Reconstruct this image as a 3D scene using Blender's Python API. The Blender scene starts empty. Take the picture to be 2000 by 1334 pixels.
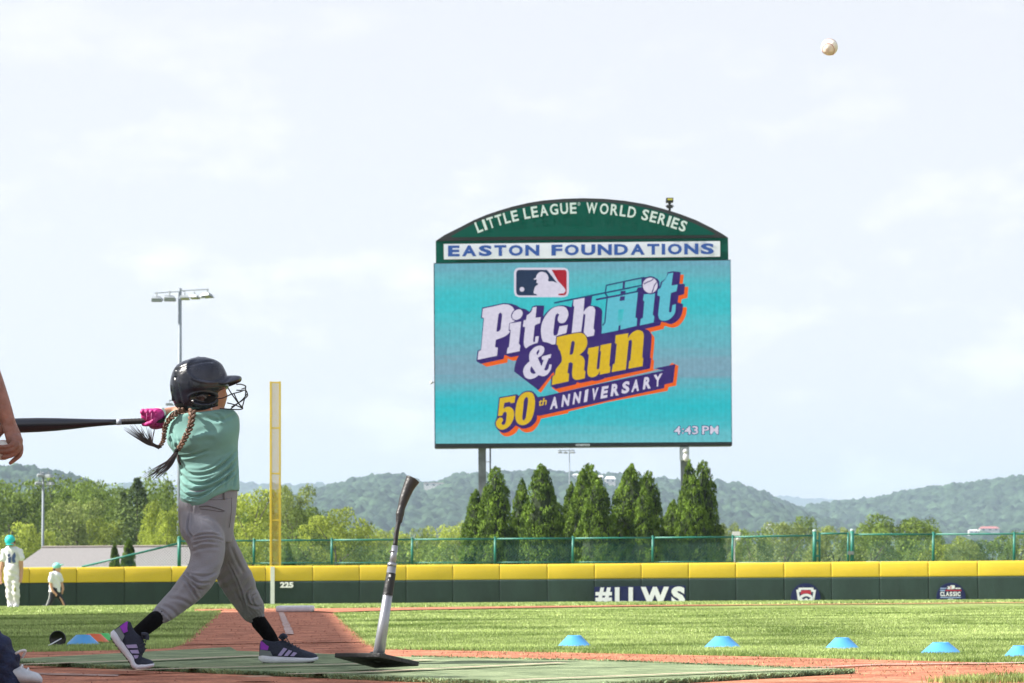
import bpy, bmesh, math, random
import numpy as np
from mathutils import Vector, Matrix, noise
rng = np.random.default_rng(7); random.seed(7)
S = bpy.context.scene
COL = S.collection
D2R = math.radians

# ------------------------------------------------------------------ camera
F = 5600.0                       # focal length in photograph pixels (2000 wide)
CZ = 0.386
cam_d = bpy.data.cameras.new('camera'); cam = bpy.data.objects.new('camera', cam_d); COL.objects.link(cam)
cam_d.sensor_width = 36; cam_d.lens = 36 * F / 2000; cam_d.clip_end = 30000; cam_d.clip_start = 0.5
PITCH = math.atan((1123.5 - 667) / F); ROLL = D2R(-0.40)
cam.matrix_world = Matrix.Translation((0, 0, CZ)) @ Matrix.Rotation(math.pi / 2 + PITCH, 4, 'X') @ Matrix.Rotation(-ROLL * -1, 4, 'Z')
cam_d.dof.use_dof = True; cam_d.dof.focus_distance = 12.1; cam_d.dof.aperture_fstop = 15
S.camera = cam
CR = cam.matrix_world.to_3x3(); CP = Vector((0, 0, CZ))

# ------------------------------------------------------------------ world, sun, exposure
SUN_EL = D2R(40.0)
SUN = Vector((-math.cos(SUN_EL) * math.cos(D2R(8)), -math.cos(SUN_EL) * math.sin(D2R(8)), math.sin(SUN_EL)))
w = bpy.data.worlds.new('World'); S.world = w; w.use_nodes = True
nt = w.node_tree; nt.nodes.clear()
def N(nt, t, **k):
    n = nt.nodes.new(t)
    for a, b in k.items():
        if a in ('inp',):
            for i, v in b.items(): n.inputs[i].default_value = v
        else: setattr(n, a, b)
    return n
wo = N(nt, 'ShaderNodeOutputWorld'); bg = N(nt, 'ShaderNodeBackground'); bg.inputs['Strength'].default_value = 0.115
sky = N(nt, 'ShaderNodeTexSky', sky_type='NISHITA', sun_disc=False)
sky.sun_elevation = SUN_EL; sky.sun_rotation = math.atan2(SUN.x, SUN.y); sky.air_density = 1.0; sky.dust_density = 2.5; sky.ozone_density = 1.0; sky.altitude = 150
tc = N(nt, 'ShaderNodeTexCoord')
mp = N(nt, 'ShaderNodeMapping'); mp.inputs['Scale'].default_value = (10.0, 10.0, 24.0); mp.inputs['Location'].default_value = (0.55, 0.1, 0.9)
nz = N(nt, 'ShaderNodeTexNoise'); nz.inputs['Scale'].default_value = 1.6; nz.inputs['Detail'].default_value = 9; nz.inputs['Roughness'].default_value = 0.62
rp = N(nt, 'ShaderNodeValToRGB'); rp.color_ramp.elements[0].position = 0.52; rp.color_ramp.elements[0].color = (0, 0, 0, 1); rp.color_ramp.elements[1].position = 0.70; rp.color_ramp.elements[1].color = (1, 1, 1, 1)
veil = N(nt, 'ShaderNodeMix', data_type='RGBA'); veil.inputs[0].default_value = 0.8; veil.inputs[7].default_value = (4.02, 3.84, 3.80, 1)
cl = N(nt, 'ShaderNodeMix', data_type='RGBA'); cl.inputs[7].default_value = (4.75, 4.65, 4.6, 1)
L = nt.links.new
sz = N(nt, 'ShaderNodeSeparateXYZ'); L(tc.outputs['Generated'], sz.inputs[0])
vf = N(nt, 'ShaderNodeMapRange'); vf.inputs['From Min'].default_value = .2; vf.inputs['From Max'].default_value = .9; vf.inputs['To Min'].default_value = .8; vf.inputs['To Max'].default_value = .25; L(sz.outputs[2], vf.inputs[0]); L(vf.outputs[0], veil.inputs[0])
cm = N(nt, 'ShaderNodeMapRange'); cm.inputs['From Min'].default_value = .10; cm.inputs['From Max'].default_value = .19; cm.inputs['To Min'].default_value = 1; cm.inputs['To Max'].default_value = .35; L(sz.outputs[2], cm.inputs[0])
cx = N(nt, 'ShaderNodeMath', operation='MULTIPLY'); L(rp.outputs[0], cx.inputs[0]); L(cm.outputs[0], cx.inputs[1])
L(tc.outputs['Generated'], mp.inputs['Vector']); L(mp.outputs[0], nz.inputs['Vector']); L(nz.outputs[0], rp.inputs[0])
L(sky.outputs[0], veil.inputs[6]); L(veil.outputs[2], cl.inputs[6]); L(cx.outputs[0], cl.inputs[0]); L(cl.outputs[2], bg.inputs['Color']); L(bg.outputs[0], wo.inputs[0])
sl = bpy.data.lights.new('sun', 'SUN'); sl.energy = 4.9; sl.angle = D2R(0.53); sl.color = (1.0, 0.955, 0.88)
so = bpy.data.objects.new('sun', sl); COL.objects.link(so); so.rotation_euler = SUN.to_track_quat('Z', 'Y').to_euler(); so.location = SUN * 60
S.view_settings.view_transform = 'Standard'; S.view_settings.look = 'None'; S.view_settings.gamma = 1; S.view_settings.use_curve_mapping = False
EXPO = 1.1
S.view_settings.exposure = EXPO
S.cycles.volume_bounces = 0; S.cycles.max_bounces = 7; S.cycles.transparent_max_bounces = 8
S.cycles.use_denoising = True
try: S.cycles.denoiser = 'OPENIMAGEDENOISE'; S.cycles.denoising_prefilter = 'ACCURATE'
except Exception: pass

# ------------------------------------------------------------------ geometry of the view (a pixel of the photograph at a known distance -> a place)
def ray(px, py):
    return CR @ Vector(((px - 1000) / F, (667 - py) / F, -1))
def P(px, py, Y):
    d = ray(px, py); return CP + d * (Y / d.y)
HOME = Vector((-0.93, 12.6, 0))
GP_R = np.array([0, 18.5, 32, 44, 53.4, 61, 68.6]); GP_Z = np.array([0, 0, -.085, -.19, -.254, -.37, -.52])
def Gz(x, y):
    r = math.hypot(x - HOME.x, y - HOME.y)
    return float(np.interp(r, GP_R, GP_Z))
def GP(px, py):                     # a pixel of the field -> the place on the field
    Y = 2164 / max(4, (py - (1123.5 - (px - 1000) * 0.007)))
    for _ in range(12):
        p = P(px, py, Y); z = Gz(p.x, p.y)
        d = ray(px, py); Y = (z - CZ) / d.z * d.y
        Y = min(Y, 66)
    return P(px, py, Y)

# ------------------------------------------------------------------ materials
def s2l(c): return tuple((v / 255 / 12.92) if v / 255 <= .04045 else ((v / 255 + .055) / 1.055) ** 2.4 for v in c)
MATS = {}
def mat(name, col, rough=0.7, var=0.0, vscale=8.0, bump=0.0, bscale=60.0, metal=0.0, spec=0.5, coat=0.0, col2=None, detail=4, coord='Object', stretch=None, island=0.0, transl=0.0, sheen=0.0):
    if name in MATS: return MATS[name]
    m = bpy.data.materials.new(name); m.use_nodes = True; nt = m.node_tree; b = nt.nodes['Principled BSDF']
    b.inputs['Roughness'].default_value = rough; b.inputs['Metallic'].default_value = metal
    b.inputs['Specular IOR Level'].default_value = spec; b.inputs['Coat Weight'].default_value = coat
    if sheen: b.inputs['Sheen Weight'].default_value = sheen
    L = nt.links.new; c4 = tuple(col) + (1,)
    tc = N(nt, 'ShaderNodeTexCoord'); src = tc.outputs['Object' if coord == 'World' else coord]
    if coord == 'World':
        src = N(nt, 'ShaderNodeNewGeometry').outputs['Position']
    if stretch:
        mp = N(nt, 'ShaderNodeMapping'); mp.inputs['Scale'].default_value = stretch; L(src, mp.inputs[0]); src = mp.outputs[0]
    out = None
    if var > 0 or col2:
        nz = N(nt, 'ShaderNodeTexNoise'); nz.inputs['Scale'].default_value = vscale; nz.inputs['Detail'].default_value = detail; nz.inputs['Roughness'].default_value = .65
        L(src, nz.inputs['Vector'])
        rp = N(nt, 'ShaderNodeValToRGB'); rp.color_ramp.elements[0].position = .33; rp.color_ramp.elements[1].position = .67
        a = tuple(v * (1 - var) for v in col); c = tuple(min(1, v * (1 + var)) for v in (col2 or col))
        rp.color_ramp.elements[0].color = a + (1,); rp.color_ramp.elements[1].color = c + (1,)
        L(nz.outputs[0], rp.inputs[0]); out = rp.outputs[0]
    if island > 0:
        g = N(nt, 'ShaderNodeNewGeometry'); mr = N(nt, 'ShaderNodeMapRange'); mr.inputs['To Min'].default_value = 1 - island; mr.inputs['To Max'].default_value = 1 + island
        L(g.outputs['Random Per Island'], mr.inputs['Value'])
        vm = N(nt, 'ShaderNodeVectorMath', operation='SCALE')
        if out: L(out, vm.inputs[0])
        else: vm.inputs[0].default_value = col
        L(mr.outputs[0], vm.inputs['Scale']); out = vm.outputs[0]
    if out: L(out, b.inputs['Base Color'])
    else: b.inputs['Base Color'].default_value = c4
    if bump > 0:
        n2 = N(nt, 'ShaderNodeTexNoise'); n2.inputs['Scale'].default_value = bscale; n2.inputs['Detail'].default_value = 5; L(src, n2.inputs['Vector'])
        bp = N(nt, 'ShaderNodeBump'); bp.inputs['Strength'].default_value = min(1, bump); bp.inputs['Distance'].default_value = 0.02 if bump <= 1 else 0.02 * bump
        L(n2.outputs[0], bp.inputs['Height']); L(bp.outputs[0], b.inputs['Normal'])
    if transl > 0:
        tr = N(nt, 'ShaderNodeBsdfTranslucent'); mx = N(nt, 'ShaderNodeMixShader'); mx.inputs[0].default_value = transl
        if out: L(out, tr.inputs[0])
        else: tr.inputs[0].default_value = c4
        L(b.outputs[0], mx.inputs[1]); L(tr.outputs[0], mx.inputs[2]); L(mx.outputs[0], nt.nodes['Material Output'].inputs[0])
    MATS[name] = m; return m
def screen_mat(name, rgb, glow=1.0):
    if name in MATS: return MATS[name]
    m = bpy.data.materials.new(name); m.use_nodes = True; nt = m.node_tree; b = nt.nodes['Principled BSDF']
    b.inputs['Base Color'].default_value = (.01, .01, .01, 1); b.inputs['Roughness'].default_value = .9; b.inputs['Specular IOR Level'].default_value = 0.1
    c = s2l(rgb); k = glow / 2 ** EXPO
    # fine LED rows modulate the colour a little
    g = N(nt, 'ShaderNodeNewGeometry'); sp = N(nt, 'ShaderNodeSeparateXYZ'); nt.links.new(g.outputs['Position'], sp.inputs[0])
    nz = N(nt, 'ShaderNodeTexNoise'); nz.inputs['Scale'].default_value = 9; nz.inputs['Detail'].default_value = 3; nt.links.new(g.outputs['Position'], nz.inputs['Vector'])
    mr = N(nt, 'ShaderNodeMapRange'); mr.inputs['To Min'].default_value = .82; mr.inputs['To Max'].default_value = 1.16; nt.links.new(nz.outputs[0], mr.inputs[0])
    vm = N(nt, 'ShaderNodeVectorMath', operation='SCALE'); vm.inputs[0].default_value = tuple(v * k for v in c); nt.links.new(mr.outputs[0], vm.inputs['Scale'])
    nt.links.new(vm.outputs[0], b.inputs['Emission Color']); b.inputs['Emission Strength'].default_value = 1
    MATS[name] = m; return m

# ------------------------------------------------------------------ object helpers
def tag(o, label=None, cat=None, group=None, kind=None):
    if label: o['label'] = label
    if cat: o['category'] = cat
    if group: o['group'] = group
    if kind: o['kind'] = kind
    return o
def thing(name, label, cat, loc, group=None):
    o = bpy.data.objects.new(name, None); COL.objects.link(o); o.location = loc; o.empty_display_size = .2
    return tag(o, label, cat, group)
def from_mesh(name, me, m, parent=None, smooth=False):
    if m is not None:
        me.materials.clear(); me.materials.append(m)
    o = bpy.data.objects.new(name, me); COL.objects.link(o)
    if parent is not None:
        o.parent = parent; q = parent; off = Vector()
        while q is not None: off += q.location; q = q.parent
        me.transform(Matrix.Translation(-off))
    if smooth: me.shade_smooth()
    return o
def mesh_np(name, V, Fc, m, parent=None, smooth=False):      # V (n,3) ; Fc (k, 3 or 4)
    me = bpy.data.meshes.new(name); V = np.asarray(V, dtype=np.float32); Fc = np.asarray(Fc, dtype=np.int32)
    me.vertices.add(len(V)); me.vertices.foreach_set('co', V.ravel())
    k = Fc.shape[1]; me.loops.add(Fc.size); me.loops.foreach_set('vertex_index', Fc.ravel())
    me.polygons.add(len(Fc)); me.polygons.foreach_set('loop_start', np.arange(0, Fc.size, k, dtype=np.int32)); me.polygons.foreach_set('loop_total', np.full(len(Fc), k, dtype=np.int32))
    me.update(calc_edges=True); me.validate()
    return from_mesh(name, me, m, parent, smooth)
class MB:
    def __init__(s): s.v = []; s.f = []
    def add(s, v, f):
        n = len(s.v); s.v += [Vector(p) for p in v]; s.f += [tuple(i + n for i in q) for q in f]; return s
    def box(s, lo, hi, M=None):
        x0, y0, z0 = lo; x1, y1, z1 = hi
        v = [Vector(p) for p in ((x0,y0,z0),(x1,y0,z0),(x1,y1,z0),(x0,y1,z0),(x0,y0,z1),(x1,y0,z1),(x1,y1,z1),(x0,y1,z1))]
        if M is not None: v = [M @ p for p in v]
        return s.add(v, [(0,3,2,1),(4,5,6,7),(0,1,5,4),(1,2,6,5),(2,3,7,6),(3,0,4,7)])
    def bar(s, a, b, r, n=6, r2=None):
        a = Vector(a); b = Vector(b); d = (b - a); 
        if d.length < 1e-9: return s
        d.normalize(); u = d.orthogonal().normalized(); w_ = d.cross(u); r2 = r if r2 is None else r2
        v = []
        for p, rr in ((a, r), (b, r2)):
            for i in range(n):
                t = 2 * math.pi * i / n; v.append(p + (u * math.cos(t) + w_ * math.sin(t)) * rr)
        f = [(i, (i + 1) % n, n + (i + 1) % n, n + i) for i in range(n)] + [tuple(range(n - 1, -1, -1)), tuple(range(n, 2 * n))]
        return s.add(v, f)
    def tube(s, pts, rad, n=8, cap=True, rv=None, up=None):
        """sweep; rad list of radii (u), rv list of radii (v)"""
        pts = [Vector(p) for p in pts]; k = len(pts)
        if not hasattr(rad, '__len__'): rad = [rad] * k
        rv = rv or rad
        T = []
        for i in range(k):
            t = (pts[min(k - 1, i + 1)] - pts[max(0, i - 1)]); T.append(t.normalized())
        u = (Vector(up) if up else T[0].orthogonal()); u = (u - T[0] * u.dot(T[0])).normalized()
        v = []
        for i in range(k):
            u = (u - T[i] * u.dot(T[i])).normalized(); w_ = T[i].cross(u)
            for j in range(n):
                a = 2 * math.pi * j / n; v.append(pts[i] + u * (math.cos(a) * rad[i]) + w_ * (math.sin(a) * rv[i]))
        f = []
        for i in range(k - 1):
            for j in range(n):
                f.append((i*n+j, i*n+(j+1)%n, (i+1)*n+(j+1)%n, (i+1)*n+j))
        if cap: f += [tuple(range(n - 1, -1, -1)), tuple(range((k-1)*n, k*n))]
        return s.add(v, f)
    def blob(s, c, r, n=12, M=None):
        c = Vector(c); r = Vector(r) if hasattr(r, '__len__') else Vector((r, r, r)); v = []; f = []; m = n // 2 + 1
        for i in range(1, m):
            th = math.pi * i / m
            for j in range(n):
                ph = 2 * math.pi * j / n; q = Vector((math.sin(th)*math.cos(ph)*r.x, math.sin(th)*math.sin(ph)*r.y, math.cos(th)*r.z))
                v.append(c + (M @ q if M is not None else q))
        for i in range(m - 2):
            for j in range(n): f.append((i*n+j, (i+1)*n+j, (i+1)*n+(j+1)%n, i*n+(j+1)%n))
        q0 = Vector((0,0,r.z)); q1 = Vector((0,0,-r.z)); a = len(v); v += [c + (M @ q0 if M is not None else q0), c + (M @ q1 if M is not None else q1)]
        for j in range(n): f.append((a, j, (j+1)%n)); f.append((a+1, (m-2)*n+(j+1)%n, (m-2)*n+j))
        return s.add(v, f)
    def rings(s, R, cap0=True, cap1=True):      # R: list of equal-length rings of points
        n = len(R[0]); v = [p for r in R for p in r]; f = []
        for i in range(len(R) - 1):
            for j in range(n): f.append((i*n+j, i*n+(j+1)%n, (i+1)*n+(j+1)%n, (i+1)*n+j))
        if cap0: f.append(tuple(range(n - 1, -1, -1)))
        if cap1: f.append(tuple(range((len(R)-1)*n, len(R)*n)))
        return s.add(v, f)
    def mesh(s, name):
        me = bpy.data.meshes.new(name); me.from_pydata([tuple(p) for p in s.v], [], s.f); me.validate(); me.update()
        bm = bmesh.new(); bm.from_mesh(me); bmesh.ops.recalc_face_normals(bm, faces=bm.faces[:]); bm.to_mesh(me); bm.free()
        return me
    def build(s, name, m, parent=None, smooth=False, bevel=0):
        me = s.mesh(name)
        if bevel:
            bm = bmesh.new(); bm.from_mesh(me); bmesh.ops.bevel(bm, geom=[e for e in bm.edges if len(e.link_faces) == 2 and e.calc_face_angle(0) > .6], offset=bevel, segments=2, affect='EDGES', profile=.6); bm.to_mesh(me); bm.free()
        return from_mesh(name, me, m, parent, smooth)
def catmull(pts, per=6):
    pts = [Vector(p) for p in pts]; out = []; n = len(pts)
    for i in range(n - 1):
        p0 = pts[max(0, i-1)]; p1 = pts[i]; p2 = pts[i+1]; p3 = pts[min(n-1, i+2)]
        for k in range(per):
            t = k / per; out.append(.5 * ((2*p1) + (p2-p0)*t + (2*p0-5*p1+4*p2-p3)*t*t + (3*p1-p0-3*p2+p3)*t**3))
    out.append(pts[-1]); return out
def remeshed(mb, voxel, smooth=4, name='body'):
    """one continuous surface from overlapping volumes"""
    me = mb.mesh(name); o = bpy.data.objects.new('tmp', me); COL.objects.link(o)
    r = o.modifiers.new('r', 'REMESH'); r.mode = 'VOXEL'; r.voxel_size = voxel
    if smooth: q = o.modifiers.new('s', 'SMOOTH'); q.iterations = smooth; q.factor = .6
    dg = bpy.context.evaluated_depsgraph_get(); out = bpy.data.meshes.new_from_object(o.evaluated_get(dg))
    bpy.data.objects.remove(o); bpy.data.meshes.remove(me); out.name = name; return out
def displace(me, fn):
    n = len(me.vertices); co = np.empty(n*3, np.float32); no = np.empty(n*3, np.float32)
    me.vertices.foreach_get('co', co); me.vertex_normals.foreach_get('vector', no)
    co = co.reshape(-1, 3); no = no.reshape(-1, 3); d = fn(co, no); co = co + no * d[:, None]
    me.vertices.foreach_set('co', co.astype(np.float32).ravel()); me.update()
def topx(co):      # world -> photograph pixel, vectorised (used to lay folds where the photograph has them)
    A = (co - np.array(CP)) @ np.array(CR); return 1000 + F * A[:, 0] / -A[:, 2], 667 - F * A[:, 1] / -A[:, 2]

# flat lettering and print -------------------------------------------------
_tc = {}
def text_mesh(body, bold=0.0):
    key = (body, bold)
    if key in _tc: return _tc[key]
    c = bpy.data.curves.new('t', 'FONT'); c.body = body; c.offset = bold; c.fill_mode = 'FRONT'; c.resolution_u = 3; c.dimensions = '2D'
    o = bpy.data.objects.new('t', c); COL.objects.link(o)
    me = bpy.data.meshes.new_from_object(o.evaluated_get(bpy.context.evaluated_depsgraph_get()))
    v = np.array([tuple(p.co)[:2] for p in me.vertices]); f = [tuple(p.vertices) for p in me.polygons]
    bpy.data.objects.remove(o); bpy.data.meshes.remove(me); bpy.data.curves.remove(c)
    _tc[key] = (v, f); return v, f
def smooth_path(pts, per=5):
    n = len(pts); out = []
    sm = [len(p) > 2 for p in pts]; q = [Vector(p[:2]) for p in pts]
    for i in range(n):
        j = (i + 1) % n; p1, p2 = q[i], q[j]; out.append(p1)
        if not sm[i] and not sm[j]: continue
        t1 = (p2 - q[i-1]) * .5 if sm[i] else (p2 - p1) * .5
        t2 = (q[(j+1) % n] - p1) * .5 if sm[j] else (p2 - p1) * .5
        lim = (p2 - p1).length * 1.1
        if t1.length > lim: t1 = t1.normalized() * lim
        if t2.length > lim: t2 = t2.normalized() * lim
        for k in range(1, per):
            t = k / per; out.append(p1*(2*t**3-3*t*t+1) + t1*(t**3-2*t*t+t) + p2*(-2*t**3+3*t*t) + t2*(t**3-t*t))
    return out
def fill_mesh(loops):
    c = bpy.data.curves.new('c', 'CURVE'); c.dimensions = '2D'; c.fill_mode = 'FRONT'
    for lp in loops:
        sp = c.splines.new('POLY'); sp.points.add(len(lp) - 1); sp.use_cyclic_u = True
        for i, p in enumerate(lp): sp.points[i].co = (p[0], p[1], 0, 1)
    o = bpy.data.objects.new('c', c); COL.objects.link(o)
    me = bpy.data.meshes.new_from_object(o.evaluated_get(bpy.context.evaluated_depsgraph_get()))
    v = np.array([tuple(p.co)[:2] for p in me.vertices]); f = [tuple(p.vertices) for p in me.polygons]
    bpy.data.objects.remove(o); bpy.data.meshes.remove(me); bpy.data.curves.remove(c)
    return v, f
class Print:
    """flat print on the upright plane y = Y facing the field; layers a few mm apart"""
    def __init__(s, Y, parent, step=.004): s.Y = Y; s.parent = parent; s.k = 0; s.step = step
    def put(s, name, v, f, m, parent=None):
        s.k += 1; y = s.Y - s.k * s.step
        me = bpy.data.meshes.new(name); me.from_pydata([tuple(P(a, b, y)) for a, b in v], [], f); me.update()
        bm = bmesh.new(); bm.from_mesh(me); bm.normal_update()
        for fc in bm.faces:
            if fc.normal.y > 0: fc.normal_flip()
        bm.to_mesh(me); bm.free()
        return from_mesh(name, me, m, parent or s.parent)
    def poly(s, name, loops, m, T=None, parent=None, per=5):
        T = T or (lambda p: p)
        L = [[T((q[0], q[1])) for q in smooth_path(lp, per)] for lp in loops]
        L = [[(p[0], -p[1]) for p in lp] for lp in L]
        v, f = fill_mesh(L); return s.put(name, [(a, -b) for a, b in v], f, m, parent)
    def text(s, name, body, quad, m, bold=0.0, parent=None):       # quad: TL TR BR BL in pixels
        v, f = text_mesh(body, bold); lo = v.min(0); hi = v.max(0); u = (v - lo) / (hi - lo)
        TL, TR, BR, BL = [np.array(q, float) for q in quad]
        o = [(TL*(1-a)+TR*a)*b + (BL*(1-a)+BR*a)*(1-b) for a, b in u]
        return s.put(name, o, f, m, parent)
def crop(x0, y0, k): return lambda p: (x0 + p[0] / k, y0 + p[1] / k)
def ell(cx, cy, rx, ry=None, n=28, rot=0):
    ry = ry or rx; c, s_ = math.cos(rot), math.sin(rot)
    return [(cx + rx*math.cos(2*math.pi*i/n)*c - ry*math.sin(2*math.pi*i/n)*s_, cy + rx*math.cos(2*math.pi*i/n)*s_ + ry*math.sin(2*math.pi*i/n)*c) for i in range(n)]
def stroke(a, b, w_):
    a = Vector(a); b = Vector(b); d = (b-a).normalized(); n = Vector((-d.y, d.x)) * w_ / 2; return [tuple(a+n), tuple(b+n), tuple(b-n), tuple(a-n)]
def dup(root, loc, rotz=0.0, scale=1.0, label=None, group=None):
    def cp(o, par):
        c = o.copy(); COL.objects.link(c); c.parent = par
        for ch in o.children: cp(ch, c)
        return c
    r = cp(root, None); r.location = loc; r.rotation_euler = (0, 0, rotz); r.scale = (scale,)*3 if not hasattr(scale, '__len__') else scale
    if label: r['label'] = label
    if group: r['group'] = group
    return r
# ================================================================== THE GROUND
def wallpt(th, r=68.6, z=0.0): return Vector((HOME.x + r*math.sin(th), HOME.y + r*math.cos(th), z))
def polar(name, rs, zs, m, nang=360):
    V = []; Fq = []
    for r, z in zip(rs, zs):
        for j in range(nang):
            a = 2*math.pi*j/nang; V.append((HOME.x + r*math.sin(a), HOME.y + r*math.cos(a), z(a) if callable(z) else z))
    for i in range(len(rs)-1):
        for j in range(nang): Fq.append((i*nang+j, i*nang+(j+1)%nang, (i+1)*nang+(j+1)%nang, (i+1)*nang+j))
    o = mesh_np(name, V, [(a, d, c, b) for a, b, c, d in Fq], m, None, True); return o
GRASS = mat('lawn grass', (.15,.215,.045), .95, .28, .7, .9, 90, col2=(.30,.37,.125), coord='World', spec=.15)
lawn = polar('lawn', [.02, 4, 8, 12, 15, 18.5, 22, 26, 30, 34, 38, 42, 46, 50, 53.4, 56, 59, 62, 65, 68.75],
             [float(np.interp(r, GP_R, GP_Z)) for r in [.02, 4, 8, 12, 15, 18.5, 22, 26, 30, 34, 38, 42, 46, 50, 53.4, 56, 59, 62, 65, 68.75]], GRASS)
tag(lawn, kind='structure')
LEFTLOW = lambda a: 1 if (math.degrees(a) if a < math.pi else math.degrees(a)-360) < -6.8 and (math.degrees(a) if a < math.pi else math.degrees(a)-360) > -60 else 0
EARTH = mat('meadow ground', (.16,.15,.06), .95, .35, .15, 0, col2=(.12,.16,.04), coord='World', detail=8)
zt = lambda hi, lo: (lambda a: lo if LEFTLOW(a) else hi)
ground = polar('ground', [68.76, 69.2, 74, 85, 100, 125, 170, 260, 420, 900, 2200, 9500],
               [-.6, zt(.60, -.6), zt(.62, -1.2), zt(.62, -2.6), zt(.6, -3), zt(-1, -3), -3.5, -4.5, -5, -5, -5, -5], EARTH, 360)
tag(ground, kind='structure')
DIRT = mat('red infield clay', (.31,.106,.060), .95, .26, 4.0, .4, 90, col2=(.52,.215,.128), coord='World', spec=.2, detail=9)
def grain(m, scale, lo, hi):
    nt = m.node_tree; b = nt.nodes['Principled BSDF']; src = b.inputs['Base Color'].links[0].from_socket; g = N(nt, 'ShaderNodeNewGeometry'); nz = N(nt, 'ShaderNodeTexNoise'); nz.inputs['Scale'].default_value = scale; nz.inputs['Detail'].default_value = 3
    nt.links.new(g.outputs['Position'], nz.inputs['Vector']); mr = N(nt, 'ShaderNodeMapRange'); mr.inputs['From Min'].default_value = .3; mr.inputs['From Max'].default_value = .7; mr.inputs['To Min'].default_value = lo; mr.inputs['To Max'].default_value = hi; nt.links.new(nz.outputs[0], mr.inputs[0])
    vm = N(nt, 'ShaderNodeVectorMath', operation='SCALE'); nt.links.new(src, vm.inputs[0]); nt.links.new(mr.outputs[0], vm.inputs['Scale']); nt.links.new(vm.outputs[0], b.inputs['Base Color'])
grain(DIRT, 75, .62, 1.32); grain(GRASS, 22, .8, 1.2)
CHALK = mat('white chalk line', (.36,.20,.16), .95, .15, 12, .5, 200, col2=(.54,.43,.40), coord='World')
FAINT = mat('faint chalk trace', (.34,.15,.10), .95, .15, 9, .5, 200, col2=(.50,.36,.32), coord='World')
def drape(name, left, right, m, lift=.004, nx=6, ny=40, kind='structure', wob=0.0):
    """sheet between two edges (world x,y lists), laid over the field"""
    def samp(c, t):
        c = [Vector(p) for p in c]; d = [0]
        for a, b in zip(c, c[1:]): d.append(d[-1] + (b-a).length)
        s = t*d[-1]
        for i in range(len(c)-1):
            if s <= d[i+1] or i == len(c)-2:
                k = (s-d[i])/max(1e-6, d[i+1]-d[i]); return c[i].lerp(c[i+1], k)
    V = []
    for j in range(ny+1):
        a = samp(left, j/ny); b = samp(right, j/ny)
        for i in range(nx+1):
            p = a.lerp(b, i/nx)
            if wob and i in (0, nx): p = p + Vector((noise.noise(Vector((p.x*6, p.y*3, i)))*wob, 0))
            V.append((p.x, p.y, Gz(p.x, p.y)+lift))
    Fq = [(j*(nx+1)+i, j*(nx+1)+i+1, (j+1)*(nx+1)+i+1, (j+1)*(nx+1)+i) for j in range(ny) for i in range(nx)]
    o = mesh_np(name, V, Fq, m, None, True)
    if kind: tag(o, kind=kind)
    return o
xy = lambda px, py: tuple(GP(px, py).xy)
# home circle of clay and the cut-out that runs to third base
edgeL = [xy(-500, 1282), xy(-60, 1276), xy(20, 1275), xy(120, 1274), xy(230, 1271), xy(330, 1268), xy(352, 1262), xy(375, 1245), xy(405, 1218), xy(436, 1193)]
edgeR = [xy(652, 1199), xy(680, 1225), xy(715, 1256), xy(745, 1270), xy(900, 1272), xy(1100, 1276), xy(1350, 1281), xy(1600, 1287), xy(2000, 1298), xy(2500, 1315)]
home_circle = drape('infield_dirt', [(-6, 6), (-5.5, 10), edgeL[0]] + edgeL[1:7] + [edgeL[7]], [(6.5, 6), (5.5, 8.5)] + [edgeR[9], edgeR[8], edgeR[7], edgeR[6], edgeR[5], edgeR[4], edgeR[3], edgeR[2]], DIRT, .004, 30, 60)
path = drape('infield_dirt', edgeL[6:], [edgeR[2], edgeR[1], edgeR[0]], DIRT, .008, 8, 30)
# skinned infield band beyond third base
band_near = [xy(380, 1196), xy(436, 1193), xy(652, 1198), xy(800, 1193), xy(1000, 1189), xy(1200, 1186), xy(1500, 1183), xy(2100, 1178)]
band_far = [xy(380, 1190), xy(436, 1189), xy(600, 1190), xy(800, 1188), xy(1000, 1185.5), xy(1200, 1183.6), xy(1500, 1181.8), xy(2100, 1177)]
drape('infield_dirt', band_near, band_far, DIRT, .012, 4, 80)
# chalk
fl = Vector((-6.8+.93, 81-12.6)).normalized(); fn = Vector((fl.y, -fl.x))
def onfoul(d, s): q = Vector((HOME.x, HOME.y)) + fl*d + fn*s; return (q.x, q.y)
drape('foul_line', [onfoul(6.2, -.028), onfoul(18.0, -.026)], [onfoul(6.2, .028), onfoul(18.0, .026)], CHALK, .014, 3, 120, wob=.012)
drape('chalk_line', [xy(1500, 1312.2), xy(1725, 1302.6), xy(2100, 1297.9)], [xy(1500, 1310.8), xy(1725, 1301.2), xy(2100, 1296.4)], CHALK, .010, 2, 160, wob=.05)
drape('chalk_line', [xy(40, 1319), xy(150, 1322.5), xy(230, 1324)], [xy(40, 1316.5), xy(150, 1318.5), xy(230, 1321)], FAINT, .007, 2, 60, wob=.05)
0 and drape('chalk_line', [xy(470, 1335), xy(620, 1339)], [xy(470, 1332.5), xy(620, 1336)], FAINT, .007, 2, 60, wob=.05)

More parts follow.
